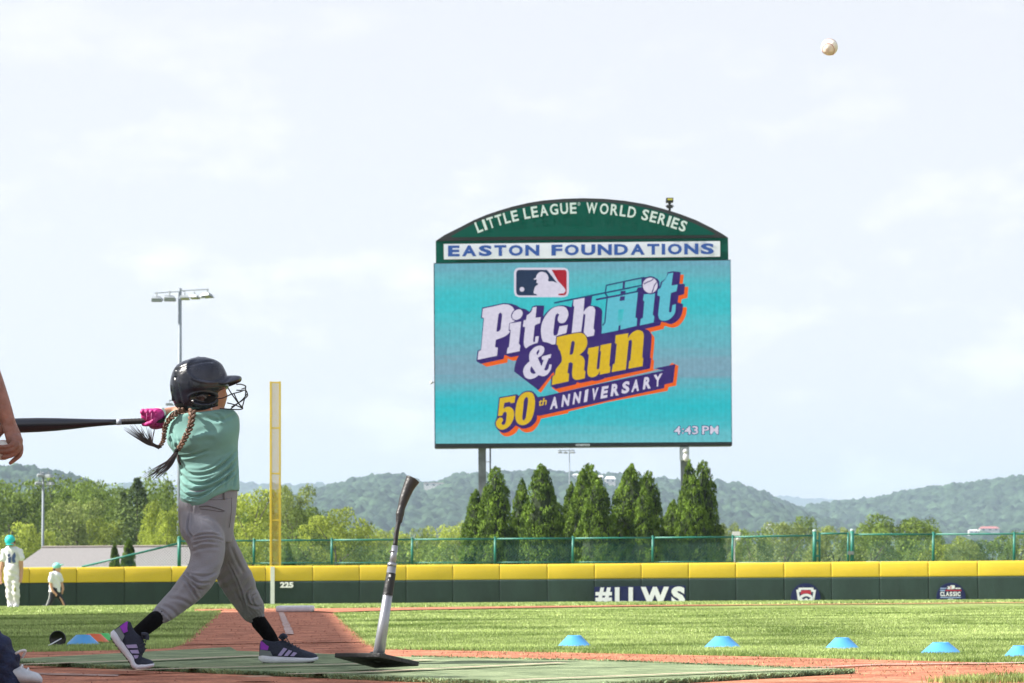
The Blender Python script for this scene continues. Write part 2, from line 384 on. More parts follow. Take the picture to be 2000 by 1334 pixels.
# ------------------------------------------------------------------ grass blades (nobody could count them)
def blades(name, pts, h, wd, m, lean=.35, parent=None, z=None):
    """pts (n,3) roots -> one mesh of bent two-segment blades"""
    n = len(pts); a = rng.uniform(0, 2*np.pi, n); hh = h*rng.uniform(.55, 1.15, n); ww = wd*rng.uniform(.7, 1.3, n)
    d = np.stack([np.cos(a), np.sin(a), np.zeros(n)], 1); la = rng.uniform(0, 2*np.pi, n); l = np.stack([np.cos(la), np.sin(la), np.zeros(n)], 1)*(hh*lean*rng.uniform(.2, 1.4, n))[:, None]
    up = np.array([0, 0, 1.])
    p0 = pts - d*ww[:, None]/2; p1 = pts + d*ww[:, None]/2
    mid = pts + up*(hh*.55)[:, None] + l*.35
    p2 = mid - d*ww[:, None]*.38; p3 = mid + d*ww[:, None]*.38
    tip = pts + up*hh[:, None] + l
    V = np.stack([p0, p1, p2, p3, tip], 1).reshape(-1, 3); b = np.arange(n)[:, None]*5
    T = np.concatenate([b + np.array([0, 1, 3]), b + np.array([0, 3, 2]), b + np.array([2, 3, 4])])
    o = mesh_np(name, V, T, m, parent); 
    return tag(o, kind='stuff')
def inpoly(x, y, poly):
    c = np.zeros(len(x), bool); n = len(poly)
    for i in range(n):
        x1, y1 = poly[i]; x2, y2 = poly[(i+1) % n]
        if y1 == y2: continue
        k = ((y1 > y) != (y2 > y)) & (x < (x2-x1)*(y-y1)/(y2-y1)+x1); c ^= k
    return c
def scatter(poly, dens, wob=.05):
    xs = [p[0] for p in poly]; ys = [p[1] for p in poly]; A = (max(xs)-min(xs))*(max(ys)-min(ys)); n = int(A*dens)
    x = rng.uniform(min(xs), max(xs), n); y = rng.uniform(min(ys), max(ys), n)
    xw = x + np.sin(y*23)*wob*.4 + rng.normal(0, wob*.35, n); yw = y + np.sin(x*17)*wob*.6 + rng.normal(0, wob*.5, n)
    k = inpoly(xw, yw, poly); x = x[k]; y = y[k]
    r = np.hypot(x-HOME.x, y-HOME.y); z = np.interp(r, GP_R, GP_Z); return np.stack([x, y, z], 1)
BLADE = mat('grass blade', (.155,.255,.04), .5, .30, .8, 0, col2=(.42,.50,.19), coord='World', island=.4, transl=.3, spec=.45)
half = lambda y: .19*y + .25
def strip(near, far, yfar, left=None, right=None): pass
right_poly = [edgeR[0], edgeR[1], edgeR[2], edgeR[3], edgeR[4], edgeR[5], edgeR[6], edgeR[7], edgeR[8], edgeR[9], (half(22)+.5, 22), (half(30)+.5, 31.5), (0.0, 32.5)]
left_poly = [edgeL[9], edgeL[8], edgeL[7], edgeL[6], edgeL[5], edgeL[4], edgeL[3], edgeL[2], edgeL[1], (-3.6, 16.5), (-half(22)-.5, 22), (-half(31)-.3, 31.5)]
def split(poly, y0, y1, dens, h, wd, name):
    p = scatter(poly, dens); p = p[(p[:, 1] >= y0) & (p[:, 1] < y1)]
    return blades(name, p, h, wd, BLADE)
split(right_poly, 12, 18, 9500, .019, .0042, 'grass'); split(right_poly, 18, 25, 3600, .020, .0068, 'grass'); split(right_poly, 25, 33, 1500, .020, .0105, 'grass')
split(left_poly, 12, 19, 6500, .022, .0046, 'grass'); split(left_poly, 19, 33, 1500, .026, .010, 'grass')
far_poly = [(-half(34), 34.5), (band_far[2][0], band_far[2][1]+.2), (band_far[4][0], band_far[4][1]+.2), (band_far[5][0], band_far[5][1]+.2), (half(50)+1, 52), (half(64)+1, 66), (-half(64)-1, 66)]
split(far_poly, 32, 66, 150, .035, .02, 'grass')
nearstrip = [xy(1800, 1336), xy(1880, 1329), xy(2060, 1323), (2.6, 10.1), (1.7, 9.9)]
p = scatter(nearstrip, 9000); blades('grass', p, .03, .004, BLADE)
# loose turf and grit on the clay
p = scatter([edgeR[4], edgeR[8], (2.3, 10.2), (-.2, 11.2), (-.5, 13.2)], 260); blades('loose_grass', p + np.array([0, 0, .004]), .012, .004, mat('dry clippings', (.30,.25,.12), .8, island=.4), lean=1.6)
n = 3800; gx = rng.uniform(-3.4, 2.6, n); gy = rng.uniform(10.2, 31, n)**1.0
k = inpoly(gx, gy, edgeL + edgeR + [(2.6, 10), (-3, 10)]); gx = gx[k]; gy = gy[k]; sz = rng.uniform(.0015, .005, len(gx))*np.clip(gy/13, .9, 2)
tet = np.array([(1, 0, -.5), (-.5, .87, -.5), (-.5, -.87, -.5), (0, 0, 1)])
V = (np.stack([gx, gy, np.interp(np.hypot(gx-HOME.x, gy-HOME.y), GP_R, GP_Z)+.01], 1)[:, None, :] + tet[None]*sz[:, None, None]).reshape(-1, 3)
b4 = np.arange(len(gx))[:, None]*4; T = np.concatenate([b4+np.array(q) for q in ((0, 1, 3), (1, 2, 3), (2, 0, 3), (0, 2, 1))])
tag(mesh_np('loose_clay', V, T, mat('clay crumb', (.42,.17,.12), .95, island=.35)), kind='stuff')

# ================================================================== OUTFIELD WALL
seams_px = [-1047, -955, -863, -771, -679, -587, -495, -403, -311, -219, -127, -35, 57, 149, 242, 334, 426, 517, 609, 700, 791, 882, 973, 1066, 1158, 1249, 1341, 1433, 1527, 1619, 1713, 1808, 1904, 1999, 2093, 2187, 2281, 2375]
def seam_theta(px):
    d = (px-1000)/F     # x = d*y approx
    lo, hi = -.75, .6
    for _ in range(50):
        t = (lo+hi)/2; q = wallpt(t)
        if q.x/q.y < d: lo = t
        else: hi = t
    return lo
TH = [seam_theta(x) for x in seams_px]
WZ0, WZS, WZ1 = -.56, .27, .695
YEL = mat('yellow wall padding', (.64,.45,.032), .5, .05, 1.2, .2, 6, coord='World', spec=.35, stretch=(1.3, 1.3, .8), detail=9)
GRN = mat('dark green wall padding', (.018,.038,.032), .55, .18, 1.4, .3, 8, coord='World', spec=.3, stretch=(1.5, 1.5, .7), detail=10)
wall = thing('outfield_wall', 'padded dark green outfield wall with a bright yellow cap', 'wall', wallpt(TH[22], 68.6, WZ0))
def pad(th0, th1, z0, z1, bulge, top_round, m, name):
    n = 6; R = []
    mb = MB(); prof = [(0, z0), (0, z0+.02)] ; H_ = z1-z0
    cs = []
    for t in (0, .008, .03, .5, .97, .992, 1):
        th = th0 + (th1-th0)*(.004 + .992*t); e = float(np.interp(t, [0, .008, .03, .5, .97, .992, 1], [-.2, .45, .8, 1, .8, .45, -.2]))*bulge*.7
        ring = []
        fr = 68.6 - .10
        pts = [(fr, z0), (fr-e*.6, z0+.03), (fr-e, z0+H_*.5), (fr-e*.8, z1-.06)]
        if top_round: pts += [(fr-e*.5+.01, z1-.02), (fr+.03, z1), (68.6+.05, z1), (68.6+.07, z1-.03), (68.6+.07, z0)]
        else: pts += [(fr-e*.5, z1-.002), (68.6+.05, z1-.002), (68.6+.05, z0)]
        cs.append([wallpt(th, r, z) for r, z in pts])
    mb.rings(cs); return mb.build(name, m, wall, True)
for i in range(len(TH)-1):
    j = rng.uniform(-.004, .004)
    pad(TH[i], TH[i+1], WZ0, WZS-.004, .012, False, GRN, 'green_pad'); 
    o = pad(TH[i], TH[i+1], WZS, WZ1+j, .022, True, YEL, 'yellow_pad')
mb = MB(); cs = []
for i in range(90):
    th = TH[0]+(TH[-1]-TH[0])*i/89; cs.append([wallpt(th, 68.58, WZ0), wallpt(th, 68.58, WZ1-.06), wallpt(th, 68.66, WZ1-.06), wallpt(th, 68.66, WZ0)])
mb.rings(cs); mb.build('wall_backing', mat('wall backing board', (.03,.03,.025), .9), wall)
# white foul stripe and the distance figures
WHITE = mat('white paint', (.78,.78,.78), .5, .06, 6, spec=.3)
th0, th1 = seam_theta(526.5), seam_theta(534.5)
mb = MB(); mb.rings([[wallpt(th0, 68.45, WZ0), wallpt(th0, 68.45, WZ1-.02), wallpt(th0, 68.49, WZ1-.02), wallpt(th0, 68.49, WZ0)], [wallpt(th1, 68.45, WZ0), wallpt(th1, 68.45, WZ1-.02), wallpt(th1, 68.49, WZ1-.02), wallpt(th1, 68.49, WZ0)]]); mb.build('foul_stripe', WHITE, wall)
def wall_print(px0, px1):
    a = wallpt(seam_theta(px0)); b = wallpt(seam_theta(px1)); return Print(((a+b)/2).y-.19, wall, .004)
pr = wall_print(540, 570); pr.text('distance_number', '225', [(547, 1136.5), (573, 1136.5), (573, 1148), (547, 1148)], WHITE, .05)
NAVY = mat('navy banner vinyl', (.006,.011,.085), .5, .08, 6, spec=.35); LIL = mat('white banner print', (.76,.77,.86), .5, .04, 8); RED = mat('red print', (.45,.02,.05), .5); LBL = mat('light blue print', (.30,.40,.70), .5)
# the hashtag banner follows two bays
ban = thing('banner', 'navy banner with the white hashtag #LLWS fixed on the green wall below the scoreboard', 'banner', wallpt(seam_theta(1250), 68.4, -.4))
a0, a1 = wallpt(seam_theta(1160), 68.42), wallpt(seam_theta(1340), 68.42)
mb = MB(); YB = min(a0.y, a1.y)-.10
q = [P(1161, 1146, YB), P(1339, 1143.6, YB), P(1339, 1187, YB), P(1161, 1189, YB)]
mb.add([p for p in q]+[p+Vector((0, .02, 0)) for p in q], [(0, 1, 2, 3), (7, 6, 5, 4), (0, 4, 5, 1), (1, 5, 6, 2), (2, 6, 7, 3), (3, 7, 4, 0)]).build('banner_sheet', NAVY, ban)
pr = Print(YB, ban, .004)
for ch, x0, x1, yt, yb in (('#', 1163, 1195, 1147.5, 1183), ('L', 1201, 1223, 1147, 1183), ('L', 1227.5, 1249, 1147, 1183), ('W', 1251.5, 1306.5, 1146.3, 1182.5), ('S', 1311, 1338, 1145.5, 1182.5)):
    pr.text('letter', ch, [(x0, yt), (x1, yt-.2), (x1, yb-.2), (x0, yb)], LIL, .055 if ch != '#' else .04)
# round emblems
def roundel(name, label, cx, cy, r):
    t = thing(name, label, 'emblem', wallpt(seam_theta(cx), 68.4, -.3)); Y = wallpt(seam_theta(cx)).y-.19
    c = [P(a, b, Y) for a, b in ell(cx, cy, r, r, 40)]; mb = MB(); mb.rings([c, [p+Vector((0, .015, 0)) for p in c]]); mb.build('disc', NAVY, t); return t, Print(Y, t, .003)
t, pr = roundel('wall_emblem', 'round navy emblem with a white keystone badge on the green wall', 1573.5, 1168, 29)
C = crop(1530, 1120, 19.06)
pr.poly('keystone', [[(570, 530), (1115, 530), (1130, 610), (1215, 605), (1130, 1120), (850, 1290), (560, 1120), (480, 605), (555, 605)]], LIL, C)
pr.poly('keystone_field', [[(665, 610), (1020, 610), (1030, 685), (1110, 690), (1050, 1080), (850, 1190), (640, 1080), (580, 690), (655, 685)]], NAVY, C)
pr.poly('red_band', [[(655, 640), (850, 615, 1), (1020, 640), (1040, 780), (850, 745, 1), (640, 790)]], RED, C)
pr.poly('badge_arc', [[(600, 870), (700, 790, 1), (850, 755, 1), (1000, 790, 1), (1100, 880), (1060, 960), (1000, 900), (850, 845, 1), (690, 910), (620, 960)]], LIL, C)
pr.poly('badge_letters', [[(620, 930), (680, 920), (760, 985), (850, 905), (940, 985), (1010, 920), (1080, 930), (1060, 1100), (640, 1100)]], LIL, C)
t, pr = roundel('wall_emblem', 'round navy emblem reading CLASSIC in white on the green wall', 1857.5, 1166.5, 28.5)
C = crop(1810, 1120, 19.06); q4 = lambda x0, y0, x1, y1: [C((x0, y0)), C((x1, y0)), C((x1, y1)), C((x0, y1))]
pr.poly('upper_bar', [[(500, 535), (720, 535), (720, 575), (500, 575)]], LBL, C); pr.poly('upper_bar', [[(1050, 535), (1260, 535), (1260, 575), (1050, 575)]], LIL, C)
pr.poly('crest', [[(740, 500), (790, 470, 1), (840, 500), (900, 440), (1040, 440), (1045, 540), (1000, 580), (780, 590), (740, 560)]], LIL, C)
pr.poly('crest_mark', [[(740, 500), (785, 480), (790, 560), (750, 560)]], NAVY, C); pr.poly('crest_mark', [[(880, 490), (930, 470), (905, 560), (870, 580)]], RED, C)
pr.poly('word_bar', [[(500, 610), (680, 610), (680, 655), (500, 655)]], LBL, C); pr.poly('red_word_bar', [[(700, 610), (1290, 610), (1290, 655), (700, 655)]], RED, C)
x = 500
for ch, wd in (('C', 125), ('L', 85), ('A', 140), ('S', 120), ('S', 115), ('I', 60), ('C', 125)):
    pr.text('letter', ch, q4(x, 680, x+wd-12 if ch != 'I' else x+wd-22, 850), LIL, .045); x += wd
pr.poly('lower_bar', [[(510, 880), (1270, 880), (1270, 912), (510, 912)]], LBL, C); pr.poly('small_word', [[(790, 945), (1000, 945), (1000, 978), (790, 978)]], LIL, C)

# ================================================================== CHAIN-LINK FENCE
FG = mat('green vinyl fence', (.012,.17,.125), .45, .15, 8, spec=.5)
FGd = mat('green fence wire', (.012,.14,.10), .5)
fence = thing('chain_link_fence', 'green chain-link fence on top of the bank behind the yellow-capped wall', 'fence', (0, 84, .6))
FY = 84.2
def top_y(px): return 1056.5 - (px-425)*.0072 if px < 1275 else 1050.4-(px-1275)*.0098
def frail(a, b, r, name, par, m=FG): return MB().bar(a, b, r, 8).build(name, m, par, True)
posts = [425, 496, 648, 805, 967, 1119, 1275, 1431]
def panel_mesh(x0, x1, yt0, yt1, yb, par, Y=FY, name='wire_mesh', pitch=.085, r=.0029):
    mb = MB(); A = P(x0, yb, Y); B = P(x1, yb, Y); zt0 = P(x0, yt0, Y).z; zt1 = P(x1, yt1, Y).z; zb = A.z; W = B.x-A.x; H_ = max(zt0, zt1)-zb
    n = int((W+H_)/pitch)
    for s in (1, -1):
        for i in range(n+1):
            u0 = i*pitch if s < 0 else i*pitch-H_      # at bottom
            a, b = (u0, 0.0), (u0 + s*H_, H_)
            # clip to panel [0,W] and to the sloping top
            ts = [0.0, 1.0]
            def f(t): return a[0]+(b[0]-a[0])*t, a[1]+(b[1]-a[1])*t
            K = 24; seg = [k/K for k in range(K+1) if 0 <= f(k/K)[0] <= W and f(k/K)[1] <= (zt0+(zt1-zt0)*f(k/K)[0]/W)-zb]
            if len(seg) < 2: continue
            p0 = f(seg[0]); p1 = f(seg[-1]); y = Y + s*.004
            mb.bar((A.x+p0[0], y, zb+p0[1]), (A.x+p1[0], y, zb+p1[1]), r, 3)
    o = mb.build(name, FGd, par); tag(o, kind='stuff'); return o
for i, x in enumerate(posts):
    yt = top_y(x); frail(P(x, 1102, FY), P(x, yt-2.5, FY), .036, 'fence_post', fence); MB().blob(P(x, yt-2.5, FY), (.042, .042, .03), 8).build('post_cap', FG, fence, True)
for a, b in zip(posts, posts[1:]):
    frail(P(a, top_y(a), FY), P(b, top_y(b), FY), .026, 'top_rail', fence)
    panel_mesh(a, b, top_y(a), top_y(b), 1102, fence)
    frail(P(a, 1100-(a-425)*.003, FY), P(b, 1100-(b-425)*.003, FY), .014, 'bottom_rail', fence)
frail(P(365, 1102, FY), P(425, 1102, FY), .01, 'bottom_rail', fence)
# corner post and the section that drops away to the left
frail(P(350, 1108, FY), P(350, 1051, FY), .055, 'fence_post', fence); MB().blob(P(350, 1050, FY), (.062, .062, .04), 8).build('post_cap', FG, fence, True)
frail(P(350, 1057, FY), P(425, 1056.5, FY), .026, 'top_rail', fence); panel_mesh(350, 425, 1057, 1056.5, 1102, fence)
frail(P(160, 1107, FY), P(346, 1062, FY), .03, 'top_rail', fence); panel_mesh(162, 348, 1107, 1062, 1107, fence)
# right part, up to the gate posts
frail(P(1431, top_y(1431), FY), P(1590, 1046, FY), .026, 'top_rail', fence); panel_mesh(1431, 1590, top_y(1431), 1046, 1099, fence); frail(P(1433, 1099, FY), P(1588, 1098.5, FY), .02, 'bottom_rail', fence)
for x, yt, r in ((1591, 1037, .06), (1664.5, 1036, .062)):
    frail(P(x, 1102, FY), P(x, yt, FY), r, 'gate_post', fence); MB().blob(P(x, yt, FY), (r*1.15, r*1.15, .05), 8).build('post_cap', mat('weathered cap', (.35, .45, .42), .5), fence, True)
frail(P(1669, 1044, FY), P(1823, 1043.5, FY), .026, 'top_rail', fence); frail(P(1823, 1043.5, FY), P(2160, 1042, FY), .026, 'top_rail', fence)
for x in (1823, 1981, 2139): frail(P(x, 1101, FY), P(x, 1041, FY), .04, 'fence_post', fence); MB().blob(P(x, 1040.5, FY), (.044, .044, .03), 8).build('post_cap', FG, fence, True)
for a, b in ((1669, 1823), (1823, 1981), (1981, 2139)):
    panel_mesh(a, b, 1044, 1043.5, 1097, fence); frail(P(a, 1097.5, FY), P(b, 1097, FY), .022, 'bottom_rail', fence)
gate = thing('fence_gate', 'narrow green chain-link gate between two thick posts in the fence', 'gate', P(1628, 1102, FY))
for x in (1600.5, 1656.5): frail(P(x, 1101, FY), P(x, 1040, FY), .032, 'gate_upright', gate)
frail(P(1600.5, 1042.5, FY), P(1656.5, 1042, FY), .028, 'gate_rail', gate); frail(P(1600.5, 1100, FY), P(1656.5, 1099, FY), .022, 'gate_rail', gate)
panel_mesh(1602, 1655, 1043, 1043, 1100, gate)
for y in (1056, 1086): MB().box((P(1591, y, FY).x, FY-.04, P(1591, y, FY).z-.03), (P(1600, y, FY).x, FY+.04, P(1591, y, FY).z+.03)).build('hinge', FG, gate)
MB().box((P(1655, 1080, FY).x, FY-.08, P(1655, 1080, FY).z-.05), (P(1667, 1080, FY).x, FY+.02, P(1655, 1080, FY).z+.05)).build('latch', mat('dull steel', (.25, .27, .27), .4, metal=.6), gate)

# ================================================================== FOUL POLE
FPY = 83.0; FPM = mat('yellow foul pole paint', (.62,.44,.035), .45, .06, 5)
fp = thing('foul_pole', 'tall yellow foul pole with a mesh panel standing behind the wall', 'foul pole', P(538, 1108, FPY))
q0 = P(526.5, 1108, FPY); q1 = P(549.5, 1108, FPY); zt = P(538, 745, FPY).z
xl, xr = q0.x+.005, q1.x-.01
MB().box((xl, FPY-.03, .1), (xl+.058, FPY+.03, zt)).build('side_bar', FPM, fp, bevel=.006)
MB().box((xr-.05, FPY-.03, .1), (xr, FPY+.03, zt)).build('side_bar', FPM, fp, bevel=.006)
for y in (747, 836, 925, 1016): z = P(538, y, FPY).z; MB().box((xl+.058, FPY-.02, z-.022), (xr-.05, FPY+.02, z+.022)).build('cross_bar', FPM, fp)
mb = MB(); x = xl+.062
while x < xr-.05: mb.bar((x, FPY, .1), (x, FPY, zt-.03), .0036, 3); x += .0165
z = .12
while z < zt-.04: mb.bar((xl+.05, FPY+.006, z), (xr-.045, FPY+.006, z), .0036, 3); z += .0165
tag(mb.build('mesh_panel', mat('yellow mesh wire', (.60,.42,.04), .5), fp), kind='stuff')
mb = MB(); z = .2
while z < zt-.05: mb.box((xl+.050, FPY-.034, z-.006), (xl+.074, FPY-.012, z+.006)); mb.box((xr-.066, FPY-.034, z-.006), (xr-.045, FPY-.012, z+.006)); z += .048
tag(mb.build('mesh_clips', FPM, fp), kind='stuff')

# ================================================================== THIRD BASE
tb = thing('third_base', 'white third base bag at the end of the chalked foul line', 'base', tuple(GP(572, 1197)))
a = GP(538, 1197.5); b = GP(607, 1197.5); mb = MB(); z = Gz(a.x, a.y)+.01
mb.box((a.x, a.y, z), (b.x, a.y+.40, z+.066)); mb.build('base_bag', mat('white base rubber', (.58,.58,.66), .6, .10, 14, .3, 60), tb, True, bevel=.022)
# ================================================================== SCOREBOARD
SY = 100.0
sb = thing('scoreboard', 'huge scoreboard with an arched green top and a turquoise video screen', 'scoreboard', P(1140, 1100, SY))
SG = mat('dark green sign panel', (.0,.085,.062), .7, .05, 2, coord='World', spec=.08); SD = mat('black sign frame', (.014,.016,.02), .5); SW = mat('pale banner face', (.78,.81,.92), .5, .03, 3); SBl = mat('blue banner print', (.012,.075,.36), .5); SWh = mat('pale green-white letter', (.62,.72,.74), .5)
def slab(name, pts, y0, y1, m, par=sb, bevel=0):
    a = [P(x, y, y0) for x, y in pts]; b = [Vector((p.x, y1, p.z)) for p in a]
    mb = MB(); mb.rings([a, b]); return mb.build(name, m, par, bevel=bevel)
slab('screen_cabinet', [(846.8, 513.8), (1427.2, 507), (1430, 870.2), (848.8, 875)], SY, SY+.9, SD)
slab('header_cabinet', [(851, 471), (1422, 464.5), (1422.6, 507.6), (851.3, 513.5)], SY+.05, SY+.9, SG)
arch = [(851, 470.5), (868, 459), (900, 443), (925, 430), (950, 419.5), (975, 411), (1000, 403.5), (1030, 396.5), (1060, 391.5), (1100, 388.2), (1140, 387), (1180, 388.2), (1220, 392), (1260, 398.5), (1295, 407.5), (1330, 418.5), (1360, 430), (1390, 445), (1410, 456), (1422, 464)]
slab('arch_frame', arch, SY+.02, SY+.8, SD)
pr = Print(SY, sb, .006)
inner = [(880, 462), (905, 447.5), (930, 434.5), (955, 424), (980, 415.5), (1010, 407.5), (1040, 401.5), (1070, 397.5), (1105, 394.8), (1140, 394), (1180, 395), (1220, 398.5), (1255, 404.5), (1290, 413), (1325, 424), (1355, 436), (1380, 447.5), (1398, 457.5)]
pr.poly('arch_panel', [inner + [(1390, 459), (885, 463.5)]], SG)
pr.poly('name_panel', [[(866.5, 476.6), (1406.5, 470.8), (1406.5, 501.3), (867, 506.6)]], SW)
# curved heading
def arc_text(body, cx, cy, R, a0, widths, h, m, bold):
    a = a0
    for ch, wd in zip(body, widths):
        half_w = wd/2
        if ch != ' ':
            am = (a+half_w)/R; hh = h; base = 0
            if ch == '\u00ae': hh, base = h*.30, h*.72
            ww = wd*.80 if ch != 'I' else wd*.62
            def T(u, v): 
                r = R+v; x = cx + r*math.sin(am) + u*math.cos(am); y = cy - r*math.cos(am) + u*math.sin(am); return (x, y)
            pr.text('letter', ch, [T(-ww/2, base+hh), T(ww/2, base+hh), T(ww/2, base), T(-ww/2, base)], m, bold)
        a += wd
hd = 'LITTLE LEAGUE\u00ae WORLD SERIES'
wl = {'L': 14.5, 'I': 8.5, 'T': 16, 'E': 15.5, ' ': 8, 'A': 19, 'G': 19.5, 'U': 18.5, '\u00ae': 6, 'W': 26, 'O': 20.5, 'R': 18, 'D': 19, 'S': 16}
ws = [wl[c] for c in hd]; tot = sum(ws); Rr = 560; k = (2*math.asin(203/Rr)*Rr)/tot; ws = [v*k for v in ws]
arc_text(hd, 1137, 417+Rr, Rr, -sum(ws)/2-2, ws, 21.5, SWh, .022)
nm = 'EASTON FOUNDATIONS'; wm = {'E': 27.5, 'A': 33, 'S': 30.5, 'T': 28.5, 'O': 32.5, 'N': 32.5, ' ': 19, 'F': 26, 'U': 32.5, 'D': 32, 'I': 12}
ws = [wm[c] for c in nm]; k = 524/sum(ws); x = 875.0
for ch, wd in zip(nm, ws):
    wd *= k
    if ch != ' ':
        x1 = x + wd - (4.5 if ch != 'I' else 5); sl_ = lambda u: -(u-875)*.0085
        pr.text('letter', ch, [(x, 479.6+sl_(x)), (x1, 479.6+sl_(x1)), (x1, 501+sl_(x1)), (x, 501+sl_(x))], SBl, .045)
    x += wd
# --- video screen picture
g = SC = None
scr = slab('video_screen', [(848.6, 515), (1426.4, 508.4), (1428.8, 863), (850.4, 866.5)], SY-.05, SY-.006, None)
m = bpy.data.materials.new('led screen'); m.use_nodes = True; nt = m.node_tree; b = nt.nodes['Principled BSDF']; b.inputs['Base Color'].default_value = (.01, .01, .01, 1); b.inputs['Roughness'].default_value = .9; b.inputs['Specular IOR Level'].default_value = .1
g = N(nt, 'ShaderNodeNewGeometry'); sp = N(nt, 'ShaderNodeSeparateXYZ'); L = nt.links.new; L(g.outputs['Position'], sp.inputs[0])
zb, ztp = P(1140, 866, SY).z, P(1140, 511, SY).z
mp = N(nt, 'ShaderNodeMapping'); mp.inputs['Scale'].default_value = (.12, 1, 5.0); L(g.outputs['Position'], mp.inputs[0])
nz = N(nt, 'ShaderNodeTexNoise'); nz.inputs['Scale'].default_value = 1.6; nz.inputs['Detail'].default_value = 6; L(mp.outputs[0], nz.inputs['Vector'])
mr = N(nt, 'ShaderNodeMapRange'); mr.inputs['From Min'].default_value = ztp; mr.inputs['From Max'].default_value = zb; L(sp.outputs[2], mr.inputs[0])
ma = N(nt, 'ShaderNodeMath', operation='MULTIPLY_ADD'); ma.inputs[1].default_value = .11; ma.inputs[2].default_value = -.055; L(nz.outputs[0], ma.inputs[0])
ad = N(nt, 'ShaderNodeMath', operation='ADD'); L(mr.outputs[0], ad.inputs[0]); L(ma.outputs[0], ad.inputs[1])
rp = N(nt, 'ShaderNodeValToRGB'); L(ad.outputs[0], rp.inputs[0]); cr = rp.color_ramp
stops = [(0, (108,168,188)), (.07, (98,180,192)), (.17, (62,192,200)), (.25, (50,192,200)), (.34, (84,188,198)), (.46, (102,180,194)), (.55, (124,168,186)), (.62, (124,166,185)), (.70, (80,184,196)), (.79, (34,190,200)), (.87, (54,188,198)), (.95, (98,190,200)), (1, (106,192,202))]
cr.elements[0].position = 0; cr.elements[0].color = s2l(stops[0][1])+(1,); cr.elements[1].position = 1; cr.elements[1].color = s2l(stops[-1][1])+(1,)
for p_, c_ in stops[1:-1]: e = cr.elements.new(p_); e.color = s2l(c_)+(1,)
wv = N(nt, 'ShaderNodeTexWave', bands_direction='X'); wv.inputs['Scale'].default_value = 1.9; wv.inputs['Distortion'].default_value = 0; L(g.outputs['Position'], wv.inputs['Vector'])
n2 = N(nt, 'ShaderNodeTexNoise'); n2.inputs['Scale'].default_value = 7; n2.inputs['Detail'].default_value = 2; L(g.outputs['Position'], n2.inputs['Vector'])
m2 = N(nt, 'ShaderNodeMath', operation='MULTIPLY_ADD'); m2.inputs[1].default_value = .06; m2.inputs[2].default_value = .74; L(wv.outputs['Fac'], m2.inputs[0])
m3 = N(nt, 'ShaderNodeMath', operation='MULTIPLY_ADD'); m3.inputs[1].default_value = .34; L(n2.outputs[0], m3.inputs[0]); L(m2.outputs[0], m3.inputs[2])
vm = N(nt, 'ShaderNodeVectorMath', operation='SCALE'); L(rp.outputs[0], vm.inputs[0]); L(m3.outputs[0], vm.inputs['Scale'])
L(vm.outputs[0], b.inputs['Emission Color']); b.inputs['Emission Strength'].default_value = 1/2**EXPO
scr.data.materials.clear(); scr.data.materials.append(m)
pr = Print(SY-.052, scr, .003)
pW = screen_mat('lit white', (212,208,226)); pP = screen_mat('lit purple', (50,28,106)); pO = screen_mat('lit orange', (232,98,22)); pY = screen_mat('lit yellow', (214,180,24)); pT = screen_mat('lit turquoise', (92,186,204)); pN = screen_mat('lit navy', (22,46,78)); pR = screen_mat('lit red', (165,12,38)); pTl = screen_mat('lit deep blue line', (28,58,108)); pB = screen_mat('lit banner border', (172,190,218))
c1 = crop(920, 570, 8.895); c2 = crop(1080, 520, 8.34); c3 = crop(1200, 520, 8.34); c4 = crop(1060, 630, 8.696); c5 = crop(990, 660, 11.117); c6 = crop(1060, 700, 7.143); c7 = crop(950, 750, 12.125); c8 = crop(1000, 518, 16.667)
def M_(C, pts): return [C(p)+tuple(p[2:]) for p in pts]
g = 1
# orange drop shapes
pr.poly('orange_shadow', [M_(c1, [(175, 1245), (270, 1303), (630, 1228), (640, 1158), (690, 1185, g), (740, 1197, g), (795, 1188), (840, 1090), (600, 1080), (300, 1150)])], pO)
pr.poly('orange_shadow', [M_(c3, [(1040, 138), (1130, 138), (1115, 285), (1040, 285)])], pO)
pr.poly('orange_shadow', [M_(c3, [(1100, 335), (1205, 335), (1190, 515), (1092, 540), (1085, 607), (1010, 600), (1030, 440)])], pO)
pr.poly('orange_shadow', [M_(c3, [(1060, 665), (1178, 668), (1172, 760, g), (1130, 870, g), (1050, 965, g), (950, 1000, g), (820, 972), (800, 1022), (590, 1072), (640, 1150, g), (655, 1200), (440, 1334), (400, 1000), (760, 880), (900, 880, g), (1010, 780, g)])], pO)
pr.poly('orange_shadow', [M_(c4, [(1800, 170), (1880, 225, g), (1898, 300, g), (1870, 620), (1890, 650), (1880, 800), (1995, 790), (1400, 930), (280, 1190), (160, 1115), (160, 900), (0, 1150), (-60, 1100), (100, 880), (1700, 700)])], pO)
pr.poly('orange_shadow', [M_(c5, [(960, 700), (1035, 770), (740, 1188), (670, 1140)])], pO)
pr.poly('orange_shadow', [M_(c6, [(1800, 60), (1850, 82), (1893, 105), (1862, 380), (1752, 402), (1745, 452), (900, 610), (0, 828), (0, 700), (1600, 300)])], pO)
pr.poly('orange_shadow', [M_(c7, [(300, 1110), (360, 1190, g), (450, 1240, g), (560, 1232, g), (690, 1160, g), (770, 1045), (850, 1115, g), (950, 1148, g), (1100, 1112, g), (1225, 975, g), (1292, 822), (1940, 690), (1940, 560), (1200, 640), (700, 800)])], pO)
